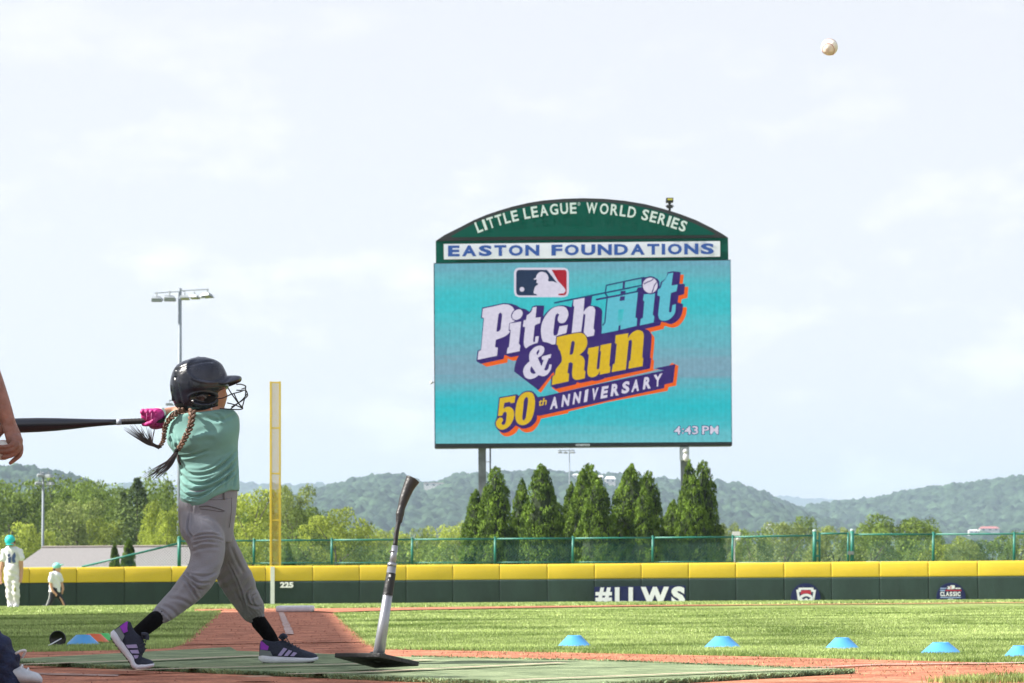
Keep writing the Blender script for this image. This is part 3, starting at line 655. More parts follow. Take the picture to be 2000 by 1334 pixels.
# purple bodies
pr.poly('purple_body', [M_(c1, [(190, 275), (560, 195), (640, 198, g), (720, 212, g), (800, 240), (860, 282), (940, 298, g), (1015, 345), (1050, 300), (1062, 252), (1130, 235), (1275, 240), (1255, 430), (1320, 345, g), (1420, 270, g), (1560, 235, g), (1650, 240, g), (1742, 266), (1774, 125), (2110, 58), (2083, 235), (2200, 255, g), (2265, 300, g), (2280, 345), (2270, 590), (2290, 730), (2290, 1100), (1300, 1334), (760, 1334), (840, 1108), (690, 1138), (640, 1118), (585, 1095), (562, 1168), (170, 1252), (92, 1207), (112, 1022), (168, 1000), (215, 462), (172, 458)])], pP)
pr.poly('purple_body', [M_(c3, [(-215, 1085), (345, 860), (340, 430), (382, 345), (440, 340), (440, 180), (520, 175), (700, 200), (735, 250), (735, 345), (755, 255), (800, 225, g), (845, 180, g), (865, 100), (960, 80), (1080, 95), (1060, 290), (1150, 285), (1135, 455), (1045, 480), (1030, 590), (1120, 615), (1105, 750, g), (1045, 870, g), (930, 942, g), (850, 925), (765, 905), (745, 962), (500, 1022), (570, 1055, g), (600, 1130), (595, 1334), (-400, 1334)])], pP)
pr.poly('purple_body', [M_(c4, [(225, 238), (600, 160, g), (1000, 190), (1730, 112), (1800, 150, g), (1850, 220, g), (1825, 590), (1845, 620), (1822, 782), (1050, 945), (1000, 970, g), (910, 992, g), (840, 985), (640, 1028, g), (585, 1010), (560, 1050), (220, 1128), (135, 1080), (145, 905), (195, 890), (160, 640)])], pP)
pr.poly('purple_body', [M_(c5, [(260, 380), (210, 480, g), (170, 610, g), (157, 730), (685, 1137), (1015, 735), (1060, 650), (1200, 500), (1100, 150), (400, 100)])], pP)
pr.poly('purple_ribbon', [M_(c6, [(-60, 545), (600, 395), (1690, 168), (1560, 140), (1850, 80), (1820, 335), (1700, 365), (1693, 415), (-60, 805)])], pP)
pr.poly('purple_body', [M_(c7, [(300, 315), (720, 240), (768, 280), (870, 190, g), (1000, 158, g), (1110, 185, g), (1220, 310), (1330, 285), (1330, 712), (1205, 745), (1180, 880, g), (1050, 1010, g), (870, 1060, g), (770, 1020, g), (690, 980), (630, 1050, g), (520, 1135, g), (400, 1160, g), (300, 1110, g), (222, 1020, g), (200, 920, g), (245, 800), (268, 600)])], pP)
# Pitch
pr.poly('letter', [M_(c1, [(205, 292), (560, 215), (650, 222, g), (715, 260, g), (752, 312), (712, 360, g), (695, 420, g), (715, 475, g), (765, 513), (664, 545), (652, 672), (680, 690), (650, 725, g), (570, 782, g), (430, 832), (416, 962), (466, 970), (450, 1110), (115, 1180), (130, 1037), (175, 1010), (226, 460), (190, 440)]), M_(c1, [(478, 385), (515, 362, g), (542, 400), (515, 640), (490, 682, g), (440, 690), (462, 500)])], pW)
pr.poly('letter', [M_(c1, [(675, 550), (870, 515), (830, 900), (855, 930), (845, 1030), (620, 1075), (632, 980), (660, 955), (690, 665), (665, 655)])], pW)
pr.poly('letter_dot', [M_(c1, [(840, 303, g), (890, 340, g), (893, 400, g), (850, 462, g), (780, 488, g), (722, 462, g), (715, 400, g), (755, 333, g)])], pW)
pr.poly('letter', [M_(c1, [(1075, 270), (1140, 258), (1120, 450), (1212, 440), (1195, 545), (1140, 562, g), (1105, 592), (1078, 850), (1092, 877, g), (1110, 870), (1120, 778), (1178, 768), (1170, 830), (1155, 885), (1050, 920, g), (950, 982), (922, 930, g), (915, 860), (940, 612), (900, 605), (915, 495), (955, 490), (970, 405), (1000, 390, g), (1045, 345, g)])], pW)
pr.poly('letter', [M_(c1, [(1560, 250, g), (1645, 275, g), (1690, 360, g), (1680, 440, g), (1635, 522, g), (1560, 545, g), (1512, 505, g), (1508, 450, g), (1530, 400, g), (1500, 375, g), (1465, 420, g), (1445, 560, g), (1430, 720, g), (1450, 762, g), (1500, 738, g), (1520, 670, g), (1535, 600), (1680, 575), (1655, 715), (1478, 768), (1465, 910), (1410, 916), (1340, 885, g), (1250, 865), (1225, 790, g), (1215, 650, g), (1240, 520, g), (1320, 380, g), (1430, 278, g)])], pW)
pr.poly('letter', [M_(c2, [(335, 545), (515, 515), (497, 745), (540, 690, g), (600, 652, g), (665, 665, g), (690, 720), (660, 1010), (680, 1045), (665, 1130), (560, 1150), (500, 1078), (530, 790), (497, 775), (460, 1065), (305, 1088), (348, 660), (330, 640)])], pW)
# Hit
pr.poly('letter', [M_(c3, [(-125, 505), (382, 425), (340, 835), (370, 850), (362, 970), (95, 1035), (105, 905), (130, 880), (155, 695), (65, 712), (50, 890), (75, 910), (62, 1045), (-211, 1098), (-196, 965), (-165, 940)])], pT)
pr.poly('letter', [M_(c3, [(480, 458), (662, 440), (625, 790), (650, 815), (640, 915), (415, 965), (428, 860), (465, 840), (488, 575), (465, 555)])], pT)
pr.poly('letter', [M_(c3, [(877, 120), (957, 103), (930, 315), (1030, 298), (1012, 405), (920, 435), (888, 735), (905, 755, g), (930, 740), (945, 635), (1000, 615), (985, 760, g), (900, 862, g), (800, 888, g), (735, 860, g), (712, 790), (745, 490), (700, 475), (710, 378), (757, 352), (778, 265), (830, 212, g)])], pT)
for a, b_, wd in (((20, 598), (1251+5, 352), 26), ((1000, 402), (1440, 312), 24), ((700, 545), (1130, 462), 30), ((1100, 468), (1400, 405), 26), ((870, 312), (1251, 228), 22), ((1200, 240), (1490, 182), 24), ((872, 305), (850, 450), 22), ((850, 440), (888, 495), 26), ((885, 490), (845, 920), 20), ((850, 915), (805, 965), 20), ((1158, 250), (1150, 360), 36)):
    pr.poly('motion_line', [[c2(p) for p in stroke(a, b_, wd)]], pTl if wd < 30 else pP)
pr.poly('purple_bit', [M_(c3, [(100, 405), (185, 398), (180, 440), (100, 455)])], pP); pr.poly('purple_bit', [M_(c3, [(95, 495), (172, 485), (165, 555), (85, 567)])], pP)
pr.poly('ball_ring', [[c3(p) for p in ell(588, 310, 142, 148)]], pP); pr.poly('ball', [[c3(p) for p in ell(584, 312, 121, 126)]], pW)
for pts in ([(478, 290), (540, 255), (600, 235), (635, 205)], [(690, 262), (650, 310), (635, 370), (610, 430)]):
    for a, b_ in zip(pts, pts[1:]): pr.poly('ball_seam', [[c3(p) for p in stroke(a, b_, 16)]], pP)
# Run, ampersand
pr.poly('letter', [M_(c4, [(240, 245), (590, 176, g), (690, 190, g), (745, 265, g), (755, 370, g), (705, 475, g), (625, 546), (690, 590, g), (715, 660), (700, 810), (725, 825), (715, 945), (575, 975, g), (512, 940, g), (497, 870), (512, 700), (480, 672, g), (440, 690), (420, 855), (448, 870), (438, 998), (155, 1060), (168, 915), (205, 890), (225, 790), (320, 670), (325, 600, g), (300, 500, g), (262, 430), (258, 390), (232, 375)]), M_(c4, [(488, 330), (520, 308, g), (546, 345), (522, 500), (500, 540, g), (455, 546), (470, 430)])], pY)
pr.poly('letter', [M_(c4, [(775, 435), (955, 400), (915, 770), (930, 797, g), (962, 780), (990, 490), (972, 480), (985, 385), (1165, 350), (1130, 730), (1150, 760), (1140, 850), (970, 885), (972, 820), (925, 895, g), (840, 930, g), (775, 905, g), (755, 840), (785, 545), (762, 530)])], pY)
pr.poly('letter', [M_(c4, [(1240, 215), (1455, 180), (1445, 270), (1500, 190, g), (1600, 130, g), (1690, 150, g), (1718, 215), (1690, 590), (1708, 610), (1695, 740), (1455, 785), (1468, 655), (1490, 635), (1518, 325), (1500, 292, g), (1460, 310), (1425, 650), (1412, 797), (1170, 842), (1190, 715), (1225, 690), (1258, 365), (1228, 350)])], pY)
pr.poly('ampersand', [M_(c5, [(740, 168, g), (805, 208, g), (808, 290, g), (760, 372, g), (670, 432), (752, 620), (800, 480), (762, 470), (758, 405), (962, 350), (945, 437), (905, 440), (808, 690), (850, 708, g), (900, 670, g), (920, 578), (972, 575), (950, 690, g), (880, 790, g), (790, 832, g), (690, 806), (600, 870, g), (480, 892, g), (390, 842, g), (353, 730, g), (390, 612, g), (495, 505), (483, 430, g), (500, 320, g), (580, 220, g), (660, 178, g)]), M_(c5, [(690, 256, g), (706, 290, g), (660, 378), (643, 320, g)]), M_(c5, [(530, 608), (632, 762), (580, 783, g), (522, 750, g), (505, 690, g)])], pW)
# 50th ANNIVERSARY
pr.poly('digit', [M_(c7, [(320, 337), (690, 275), (665, 440), (575, 455), (560, 420), (425, 447), (405, 590), (470, 545, g), (560, 545, g), (640, 620, g), (657, 740, g), (620, 880, g), (540, 1000, g), (430, 1070, g), (330, 1077, g), (248, 1015, g), (222, 930, g), (260, 840, g), (330, 792, g), (385, 820, g), (390, 870, g), (355, 935, g), (400, 968, g), (450, 930, g), (482, 700, g), (445, 655, g), (400, 690, g), (375, 748), (275, 758)])], pY)
pr.poly('digit', [M_(c7, [(1020, 190, g), (1110, 240, g), (1150, 400, g), (1130, 640, g), (1060, 850, g), (950, 950, g), (820, 972, g), (720, 900, g), (683, 760, g), (700, 540, g), (760, 340, g), (880, 212, g)]), M_(c7, [(945, 308, g), (988, 350, g), (962, 600, g), (930, 800, g), (880, 862, g), (848, 820, g), (868, 600, g), (892, 380, g)])], pY)
pr.text('ordinal', 'th', [c7((1255, 352)), c7((1450, 318)), c7((1415, 492)), c7((1225, 530))], pY, .02)
ax = [(100, 215, 712, 695), (258, 385, 680, 660), (415, 540, 645, 622), (572, 640, 612, 603), (672, 780, 590, 570), (805, 920, 565, 545), (945, 1070, 530, 515), (1095, 1215, 498, 478), (1235, 1350, 472, 452), (1395, 1515, 435, 418), (1560, 1670, 402, 382)]
for ch, (x0, x1, yb0, yb1) in zip('ANNIVERSARY', ax):
    h_ = 190; sh = 22
    if ch == 'Y': q = [(x0-12, yb0-h_+22), (x1, yb1-h_+15), (x1-30, yb1), (x0, yb0)]
    else: q = [(x0+sh, yb0-h_+20), (x1, yb0-h_+4), (x1-sh if ch not in 'ARS' else x1-8, yb1), (x0, yb0)]
    pr.text('letter', ch, [c6(p) for p in q], pW, .045)
cx_ = 1317.0
for ch, wd in (('4', 14.5), (':', 5.5), ('4', 15), ('3', 13.5), (' ', 6), ('P', 15.5), ('M', 18)):
    if ch != ' ':
        sl_ = -(cx_-1317)*.01; yt, yb = (832.5, 848.5) if ch != ':' else (837, 848)
        if ch == ':':
            for y_ in (838.5, 846): pr.poly('clock_colon', [[(cx_, y_-2.4), (cx_+4.4, y_-2.4), (cx_+4.4, y_+2), (cx_, y_+2)]], pTl); pr.poly('clock_colon', [[(cx_+1, y_-1.5), (cx_+3.6, y_-1.5), (cx_+3.6, y_+1), (cx_+1, y_+1)]], pW)
        else:
            pr.text('clock_digit_outline', ch, [(cx_-1.3, yt-1.3+sl_), (cx_+wd-.7, yt-1.3+sl_), (cx_+wd-.7, yb+1.3+sl_), (cx_-1.3, yb+1.3+sl_)], pTl, .06 if ch != 'M' else .03)
            pr.text('clock_digit', ch, [(cx_, yt+sl_), (cx_+wd-2, yt+sl_), (cx_+wd-2, yb+sl_), (cx_, yb+sl_)], pW, .015)
    cx_ += wd
# league badge
rr = lambda x0, y0, x1, y1, r: [(x0+r, y0), (x1-r, y0), (x1-r*.3, y0+r*.3), (x1, y0+r), (x1, y1-r), (x1-r*.3, y1-r*.3), (x1-r, y1), (x0+r, y1), (x0+r*.3, y1-r*.3), (x0, y1-r), (x0, y0+r), (x0+r*.3, y0+r*.3)]
pr.poly('badge_border', [M_(c8, rr(65, 80, 1850, 1040, 150))], pW)
pr.poly('badge_navy', [M_(c8, [(230, 150), (1140, 150), (1480, 590), (1480, 900), (900, 985), (230, 985), (165, 955), (135, 880), (135, 250), (165, 180)])], pN)
pr.poly('badge_figure', [M_(c8, [(715, 470), (700, 455), (780, 410), (800, 330, g), (870, 245, g), (970, 213, g), (1090, 248, g), (1170, 340, g), (1190, 430, g), (1165, 490), (1190, 525), (1330, 525), (1420, 560), (1560, 600), (1560, 1000), (830, 1000), (790, 940), (705, 920), (712, 830, g), (755, 700, g), (845, 632), (850, 600), (785, 570), (812, 490), (800, 465)])], pW)
pr.poly('badge_red', [M_(c8, [(1290, 150), (1715, 150), (1760, 175), (1780, 230), (1780, 890), (1750, 955), (1700, 980), (1515, 980), (1515, 925), (1680, 918), (1738, 850, g), (1730, 780, g), (1650, 675), (1500, 520)])], pR)
pr.poly('badge_ball', [[c8(p) for p in ell(325, 785, 76)]], pW)
# black bar under the screen with the maker's word
pr = Print(SY-.01, sb, .004)
pr.text('maker_word', 'nevco', [(1129, 866.8), (1152, 866.6), (1152, 871.4), (1129, 871.6)], LIL, .03); pr.poly('maker_mark', [[(1123, 869.2), (1128, 866.8), (1128, 871.4)]], LIL)
# supports
STL = mat('weathered galvanised steel', (.17,.19,.21), .5, .25, 3, .1, 30, metal=.3, coord='World')
def col(name, x0, x1, ytop, y0, y1, m=STL, par=sb):
    a = P(x0, ytop, y0); b_ = P(x1, ytop, y0); return MB().box((a.x, y0, .3), (b_.x, y1, a.z)).build(name, m, par, bevel=.01)
col('support_post', 934, 949, 872, SY+.35, SY+.65); col('support_post', 1329.5, 1345, 868, SY+.35, SY+.65)
MB().bar(P(957.5, 872, SY+.3), P(957.5, 1100, SY+.3), .028, 8).build('conduit', STL, sb, True)
for y in (902, 960): a = P(949, y, SY+.35); MB().bar(a, P(957, y, SY+.35), .012, 6).build('conduit_bracket', STL, sb)
a = P(1337, 884, SY+.1); MB().box((a.x-.16, SY+.05, a.z-.28), (a.x+.16, SY+.34, a.z+.2)).build('equipment_box', mat('pale grey box', (.42,.46,.5), .5), sb, bevel=.02)
a = P(1340, 893, SY-.1); MB().blob(a, (.11, .1, .16), 12).blob(a+Vector((-.02, -.04, .2)), (.09, .07, .08), 12).build('camera_housing', mat('white plastic', (.7,.7,.72), .4), sb, True)
# floodlight / camera on the arch
a = P(1308, 412, SY+.3); k_ = 100/F
mb = MB(); mb.bar(a, a+Vector((0, 0, 11*k_)), .045, 8); mb.box((a.x-6*k_, SY+.15, a.z+6*k_), (a.x+6*k_, SY+.4, a.z+11*k_)); mb.bar(a+Vector((0, 0, 10*k_)), a+Vector((0, 0, 17*k_)), .05, 8); mb.box((a.x-8*k_, SY+.2, a.z+8.5*k_), (a.x+8*k_, SY+.3, a.z+9.8*k_))
fl_ = mb.build('floodlight_mount', SD, sb)
mb = MB(); mb.box((a.x-7*k_, SY+.1, a.z+17*k_), (a.x+7*k_, SY+.5, a.z+25*k_)); o = mb.build('floodlight_head', SD, sb, bevel=.015)
MB().box((a.x-4.5*k_, SY+.08, a.z+20*k_), (a.x+5*k_, SY+.1, a.z+23.4*k_)).build('floodlight_glass', mat('yellow lens', (.55,.5,.05), .3), sb)
a = P(843, 747, SY+.5); MB().blob(a, (.06, .1, .05), 8).bar(a+Vector((-.05, 0, -.06)), a+Vector((.12, 0, .04)), .015, 6).build('side_lamp', mat('white plastic', (.7,.7,.72), .4), sb, True)
# ================================================================== GRANDSTAND on the third-base side (out of the frame, throws the shade over the near left)
gs = thing('grandstand', 'covered third-base grandstand standing left of the batter outside the picture', 'grandstand', (-16, 8, 0))
SC_ = mat('grandstand steel', (.18,.20,.19), .6); RFm = mat('grandstand roof sheet', (.30,.32,.31), .5)
rc = [(-9.3, -14), (-11.22, 10.1), (-12.85, 30.9), (-16.0, 27.4), (-26, 22), (-25, -14)]
mb = MB(); mb.rings([[Vector((x, y, 9.0)) for x, y in rc], [Vector((x, y, 9.1)) for x, y in rc]]); mb.build('roof', RFm, gs)
for x, y in ((-13.5, -10), (-14.5, 2), (-15.2, 12), (-15.8, 22), (-24, -10), (-24, 2), (-24, 12), (-24.5, 20)): MB().bar((x, y, 0), (x, y, 9.0), .16, 8).build('roof_post', SC_, gs)
for i in range(7): MB().box((-16.6-i*.9, -12, .3+i*.45), (-15.7-i*.9, 19, .5+i*.45)).build('seat_tier', SC_, gs)

# ================================================================== BACKGROUND
def zg(x, y):
    r = math.hypot(x-HOME.x, y-HOME.y); a = math.atan2(x-HOME.x, y-HOME.y)
    return float(np.interp(r, [69.2, 74, 85, 100, 125, 170, 260, 420], [-.6, -1.2, -2.6, -3, -3, -3.5, -4.5, -5] if LEFTLOW(a) else [.6, .62, .62, .6, -1, -3.5, -4.5, -5]))
def quads(C, nrm, sx, sy, roll=None):
    """leaf-sized faces: centres, normals, half sizes"""
    n = len(C); r = rng.normal(size=(n, 3)); u = np.cross(nrm, r); u /= np.linalg.norm(u, axis=1)[:, None]+1e-9; v = np.cross(nrm, u); v /= np.linalg.norm(v, axis=1)[:, None]+1e-9
    u = u*sx[:, None]; v = v*sy[:, None]
    V = np.stack([C-u, C-v*.8, C+u, C+v*.8], 1).reshape(-1, 3); Fq = np.arange(n*4).reshape(-1, 4); return V, Fq
def lobes_leaves(cen, rad, n, size, squash=.85, out=.55, cover=None):
    k = len(cen); w_ = rad**2; idx = rng.choice(k, n, p=w_/w_.sum()); d = rng.normal(size=(n, 3)); d[:, 2] += .25; d /= np.linalg.norm(d, axis=1)[:, None]
    rr = rad[idx]*rng.uniform(.72, 1.08, n); C = cen[idx] + d*rr[:, None]*np.array([1, 1, squash]); nr = d*out + rng.normal(size=(n, 3))*.55; nr /= np.linalg.norm(nr, axis=1)[:, None]
    s = size*rng.uniform(.6, 1.3, n); return quads(C, nr, s, s*rng.uniform(.6, 1, n))
LEAF = {
 'mid': mat('mid green leaves', (.075,.125,.022), .7, .35, .35, col2=(.20,.28,.048), coord='World', island=.35, transl=.32, spec=.2),
 'light': mat('yellow green leaves', (.17,.235,.03), .7, .3, .35, col2=(.36,.42,.07), coord='World', island=.35, transl=.38, spec=.2),
 'dark': mat('dark conifer needles', (.065,.11,.03), .8, .3, .5, col2=(.16,.22,.06), coord='World', island=.35, transl=.15, spec=.15),
 'olive': mat('olive leaves', (.14,.195,.045), .7, .3, .35, col2=(.29,.35,.10), coord='World', island=.3, transl=.3, spec=.2),
 'arb': mat('arborvitae sprays', (.018,.055,.010), .75, .35, 2.8, col2=(.155,.245,.03), coord='World', island=.45, transl=.16, spec=.2),
}
BARK = mat('tree bark', (.10,.085,.065), .9, .3, 6, .5, 20)
def make_decid(seed, kind, nleaf=9000, shape=1.0):
    global rng
    rs = rng; rng = np.random.default_rng(seed); k = 46
    ph = rng.uniform(0, 2*np.pi, k); zz = rng.uniform(.22, .93, k); prof = np.sin(np.pi*np.clip((zz-.04)/1.0, 0, 1)**(.75*shape))**.6
    rr = prof*.5*rng.uniform(.25, .80, k)**.6; rad = rng.uniform(.085, .15, k)*(1.12-.45*zz)
    cen = np.stack([np.cos(ph)*rr, np.sin(ph)*rr, zz], 1)
    cen[:, :2] *= (1+.18*np.sin(ph*2+seed))[:, None]
    cen[:, 2] -= np.maximum(0, cen[:, 2]+rad-1)
    V, Fq = lobes_leaves(cen, rad, nleaf, .0115)
    r = thing('deciduous_tree', 'x', 'tree', (0, 0, 0)); mesh_np('crown', V, Fq, LEAF[kind], r)
    mb = MB(); mb.tube(catmull([(0, 0, 0), (.01, 0, .2), (-.005, .01, .45), (.01, 0, .7)], 3), [.022]*4+[.016]*3+[.008]*3, 7)
    for i in rng.choice(k, 9, replace=False): c = cen[i]; z0 = max(.12, c[2]-.25); mb.bar((0, 0, z0), tuple(c), .008, 5, .003)
    mb.build('trunk', BARK, r); rng = rs; return r
PROTO = {}
for key, seed, kind, sh in (('m1', 1, 'mid', 1), ('m2', 2, 'mid', .8), ('l1', 3, 'light', 1.1), ('l2', 4, 'light', .8), ('o1', 5, 'olive', .9), ('m3', 6, 'mid', 1.2)): PROTO[key] = make_decid(seed, kind, 11000, sh)
def make_conifer(seed):
    global rng
    rs = rng; rng = np.random.default_rng(seed); n = 7000
    z = rng.uniform(0, 1, n)**1.25*.93+.05; a = rng.uniform(0, 2*np.pi, n); tier = .72+.28*np.abs(np.sin(z*34+a*1.0)); R_ = (1-z)**.85*.5*tier*rng.uniform(.35, 1, n)**.5
    C = np.stack([np.cos(a)*R_, np.sin(a)*R_, z-.05*R_], 1); nr = np.stack([np.cos(a)*.3, np.sin(a)*.3, np.ones(n)], 1)+rng.normal(size=(n, 3))*.5; nr /= np.linalg.norm(nr, axis=1)[:, None]
    V, Fq = quads(C, nr, rng.uniform(.010, .022, n), rng.uniform(.006, .012, n)); r = thing('conifer_tree', 'x', 'tree', (0, 0, 0)); mesh_np('crown', V, Fq, LEAF['dark'], r)
    MB().bar((0, 0, 0), (0, 0, .9), .02, 7, .004).build('trunk', BARK, r); rng = rs; return r
PROTO['c1'] = make_conifer(11)
def make_arb(seed, full=1.0):
    global rng
    rs = rng; rng = np.random.default_rng(seed); k = 330
    z = np.sort(rng.uniform(0, 1, k)); a = rng.uniform(0, 2*np.pi, k); prof = lambda q: .5*np.clip(1-q, 0, 1)**(.50*full)*(1-.15*np.exp(-q*12))
    wob = 1+.10*np.sin(a*3+z*9+seed)+.07*np.sin(a*5-z*17)
    rad = (.024+.030*(1-z))*rng.uniform(.6, 1.5, k); R_ = np.maximum(0, prof(z)*wob-rad*.7)
    cen = np.stack([np.cos(a)*R_*1.0, np.sin(a)*R_, z*.96+.01], 1)
    n = 15000; idx = rng.choice(k, n, p=rad**2/(rad**2).sum()); d = rng.normal(size=(n, 3)); d[:, 2] += .35; d /= np.linalg.norm(d, axis=1)[:, None]
    # x,y are in units of the width, z of the height (height about three widths)
    C = cen[idx] + d*rad[idx][:, None]*np.array([1.5, 1.5, 1.0])*rng.uniform(.75, 1.1, n)[:, None]; C[:, 2] = np.clip(C[:, 2], 0, 1.01)
    nr = d*.6+rng.normal(size=(n, 3))*.5; nr[:, 2] *= .5; nr /= np.linalg.norm(nr, axis=1)[:, None]
    V, Fq = quads(C, nr, rng.uniform(.008, .018, n), rng.uniform(.010, .020, n)); V = V.reshape(-1, 3)
    r = thing('arborvitae', 'x', 'tree', (0, 0, 0)); o = mesh_np('crown', V, Fq, LEAF['arb'], r)
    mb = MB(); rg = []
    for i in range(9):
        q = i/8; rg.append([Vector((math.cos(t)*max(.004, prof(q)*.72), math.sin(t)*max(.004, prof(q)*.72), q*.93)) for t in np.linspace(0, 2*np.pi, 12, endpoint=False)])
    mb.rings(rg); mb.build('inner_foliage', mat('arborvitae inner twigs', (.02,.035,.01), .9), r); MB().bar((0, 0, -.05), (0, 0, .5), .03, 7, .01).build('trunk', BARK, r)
    rng = rs; return r
for i, fl_ in enumerate((1.0, .85, 1.15)): PROTO['a%d' % i] = make_arb(20+i, fl_)
used = set()
def plant(key, px, ytop, wpx, Y, label, group=None, ybase=None, name=None):
    top = P(px, ytop, Y); zb = zg(top.x, Y) if ybase is None else P(px, ybase, Y).z; W = wpx/F*Y; H_ = top.z-zb; loc = (top.x, Y, zb); rot = random.uniform(0, 6.28)
    if key not in used:
        used.add(key); r = PROTO[key]; r.location = loc; r.rotation_euler = (0, 0, rot); r.scale = (W, W, H_); r['label'] = label
        if group: r['group'] = group
    else: r = dup(PROTO[key], loc, rot, (W, W, H_), label, group)
    if 'group' in r and not group: del r['group']
    return r
AG = 'arborvitae trees in front of the scoreboard'
A = [('a0', 930, 955, 62, 91, 'short slim arborvitae at the far left of the row below the scoreboard post'),
     ('a1', 968, 910, 72, 90.5, 'tall pointed arborvitae right beside the left scoreboard post'),
     ('a2', 1019, 933, 56, 92, 'slim arborvitae between the two tall pointed ones at the left'),
     ('a0', 1056, 905, 84, 90, 'tall arborvitae with a slim tip below the left middle of the screen'),
     ('a1', 1088, 980, 56, 94, 'low dark arborvitae tucked behind the tall one left of the middle'),
     ('a2', 1116, 940, 56, 94, 'dark arborvitae peeping out left of the broad central clump'),
     ('a1', 1150, 904, 86, 91.5, 'tallest of the broad central arborvitae clump, with a dark tip'),
     ('a0', 1139, 915, 60, 90.8, 'left stem of the central arborvitae clump'),
     ('a2', 1165, 925, 84, 89.5, 'front bright arborvitae of the central clump'),
     ('a0', 1234, 905, 92, 90.5, 'tall arborvitae right of the gap below the middle of the screen'),
     ('a2', 1258, 948, 66, 89.5, 'low bright arborvitae leaning against the tall one right of the middle'),
     ('a1', 1266, 918, 62, 93, 'dark slim arborvitae behind the bright one right of the middle'),
     ('a0', 1316, 975, 60, 94, 'low dark arborvitae filling the gap left of the right scoreboard post'),
     ('a2', 1346, 897, 60, 92, 'tall arborvitae right in front of the right scoreboard post'),
     ('a1', 1373, 898, 68, 92.5, 'rightmost tall dark arborvitae of the row'),
     ('a2', 1356, 925, 66, 90, 'bright broad arborvitae in front at the right end of the row')]
for k, px, yt, wd, Y, lb in A: plant(k, px, yt, wd*1.17, Y, lb, AG, ybase=1112, name='arborvitae')
for k, px, yt, wd, Y, lb in (('a1', 224, 1058, 22, 88, 'narrow pointed shrub in front of the grey roof at the left'), ('a0', 251, 1050, 34, 88.6, 'broad flat-topped shrub in front of the grey roof at the left'), ('a2', 562, 1058, 30, 89, 'small dark shrub right of the foul pole behind the fence')):
    plant(k, px, yt, wd, Y, lb, 'small evergreen shrubs by the fence', ybase=1125)

# deciduous trees that can be told apart
T = [('m1', 20, 948, 120, 230, 'bushy green tree at the left edge of the picture behind the walking boy'),
     ('m2', 112, 940, 110, 240, 'tall green tree behind the four-lamp light pole at the left'),
     ('l1', 60, 1030, 90, 200, 'low yellow-green tree above the head of the boy in white'),
     ('m3', 172, 948, 90, 235, 'rounded green tree right of the four-lamp light pole'),
     ('o1', 150, 985, 110, 215, 'olive tree above the hip of the grey roof'),
     ('m1', 215, 958, 90, 225, 'mid-green tree left of the dark conifer'),
     ('l2', 205, 1020, 80, 205, 'pale tree just above the ridge of the grey roof'),
     ('m2', 312, 945, 80, 215, 'dark green tree right of the conifer below the braid'),
     ('l1', 322, 985, 74, 170, 'bright yellow-green tree behind the pole of the tall light tower'),
     ('l2', 292, 1045, 50, 165, 'small bright tree at the foot of the tall light tower'),
     ('l2', 492, 962, 110, 160, 'bright yellow-green tree just left of the foul pole'),
     ('m3', 448, 985, 90, 170, 'green tree in the gap between the batter and the foul pole'),
     ('o1', 572, 955, 96, 165, 'open-crowned tree just right of the foul pole'),
     ('l1', 655, 1000, 96, 150, 'bright rounded tree halfway between the foul pole and the batting tee'),
     ('m2', 612, 1000, 90, 158, 'green tree between the foul pole and the bright rounded tree'),
     ('m1', 590, 1040, 120, 175, 'low green tree behind the fence right of the foul pole'),
     ('l2', 730, 1028, 90, 300, 'light green tree behind the middle of the batting tee'),
     ('m3', 765, 1062, 70, 200, 'dark low tree behind the rod of the batting tee'),
     ('l1', 812, 1030, 80, 290, 'light tree just right of the batting tee'),
     ('m1', 850, 1048, 70, 260, 'green tree left of the arborvitae row'),
     ('l2', 892, 1020, 80, 270, 'yellow-green tree touching the left end of the arborvitae row'),
     ('m2', 700, 1058, 60, 190, 'low tree between the bright rounded tree and the batting tee'),
     ('o1', 1418, 1022, 50, 260, 'small tree beside the right end of the arborvitae row'),
     ('m2', 1470, 1035, 84, 250, 'green tree behind the fence left of the gate'),
     ('o1', 1530, 1020, 90, 270, 'grey-green tree just left of the gate'),
     ('m3', 1575, 1010, 60, 290, 'slim tall tree rising beside the left gate post'),
     ('o1', 1628, 1028, 84, 255, 'olive tree seen through the gate'),
     ('m1', 1745, 1003, 130, 230, 'large dark green tree right of the gate'),
     ('m2', 1800, 1012, 90, 240, 'green tree joined to the right side of the large dark tree'),
     ('m3', 1700, 1022, 80, 225, 'green tree just right of the right gate post'),
     ('l1', 1850, 1050, 90, 215, 'pale low tree behind the fence post right of the large tree'),
     ('m1', 1935, 1045, 90, 220, 'rounded green tree near the right edge of the picture'),
     ('o1', 1888, 1062, 70, 205, 'low olive bush between the two rounded trees at the right'),
     ('m2', 1992, 1038, 70, 215, 'green tree cut off by the right edge of the picture'),
     ('m3', 1820, 1055, 70, 222, 'dark bush right below the large dark tree')]
for k, px, yt, wd, Y, lb in T: plant(k, px, yt-(14 if px < 340 or Y < 172 else 5), wd*1.75, Y, lb)
plant('c1', 268, 928, 250, 205, 'dark pointed conifer standing out of the woods below the flying braid'); plant('c1', 240, 955, 190, 212, 'smaller conifer close to the left of the dark pointed one')
PROTO['c1']['category'] = 'tree'
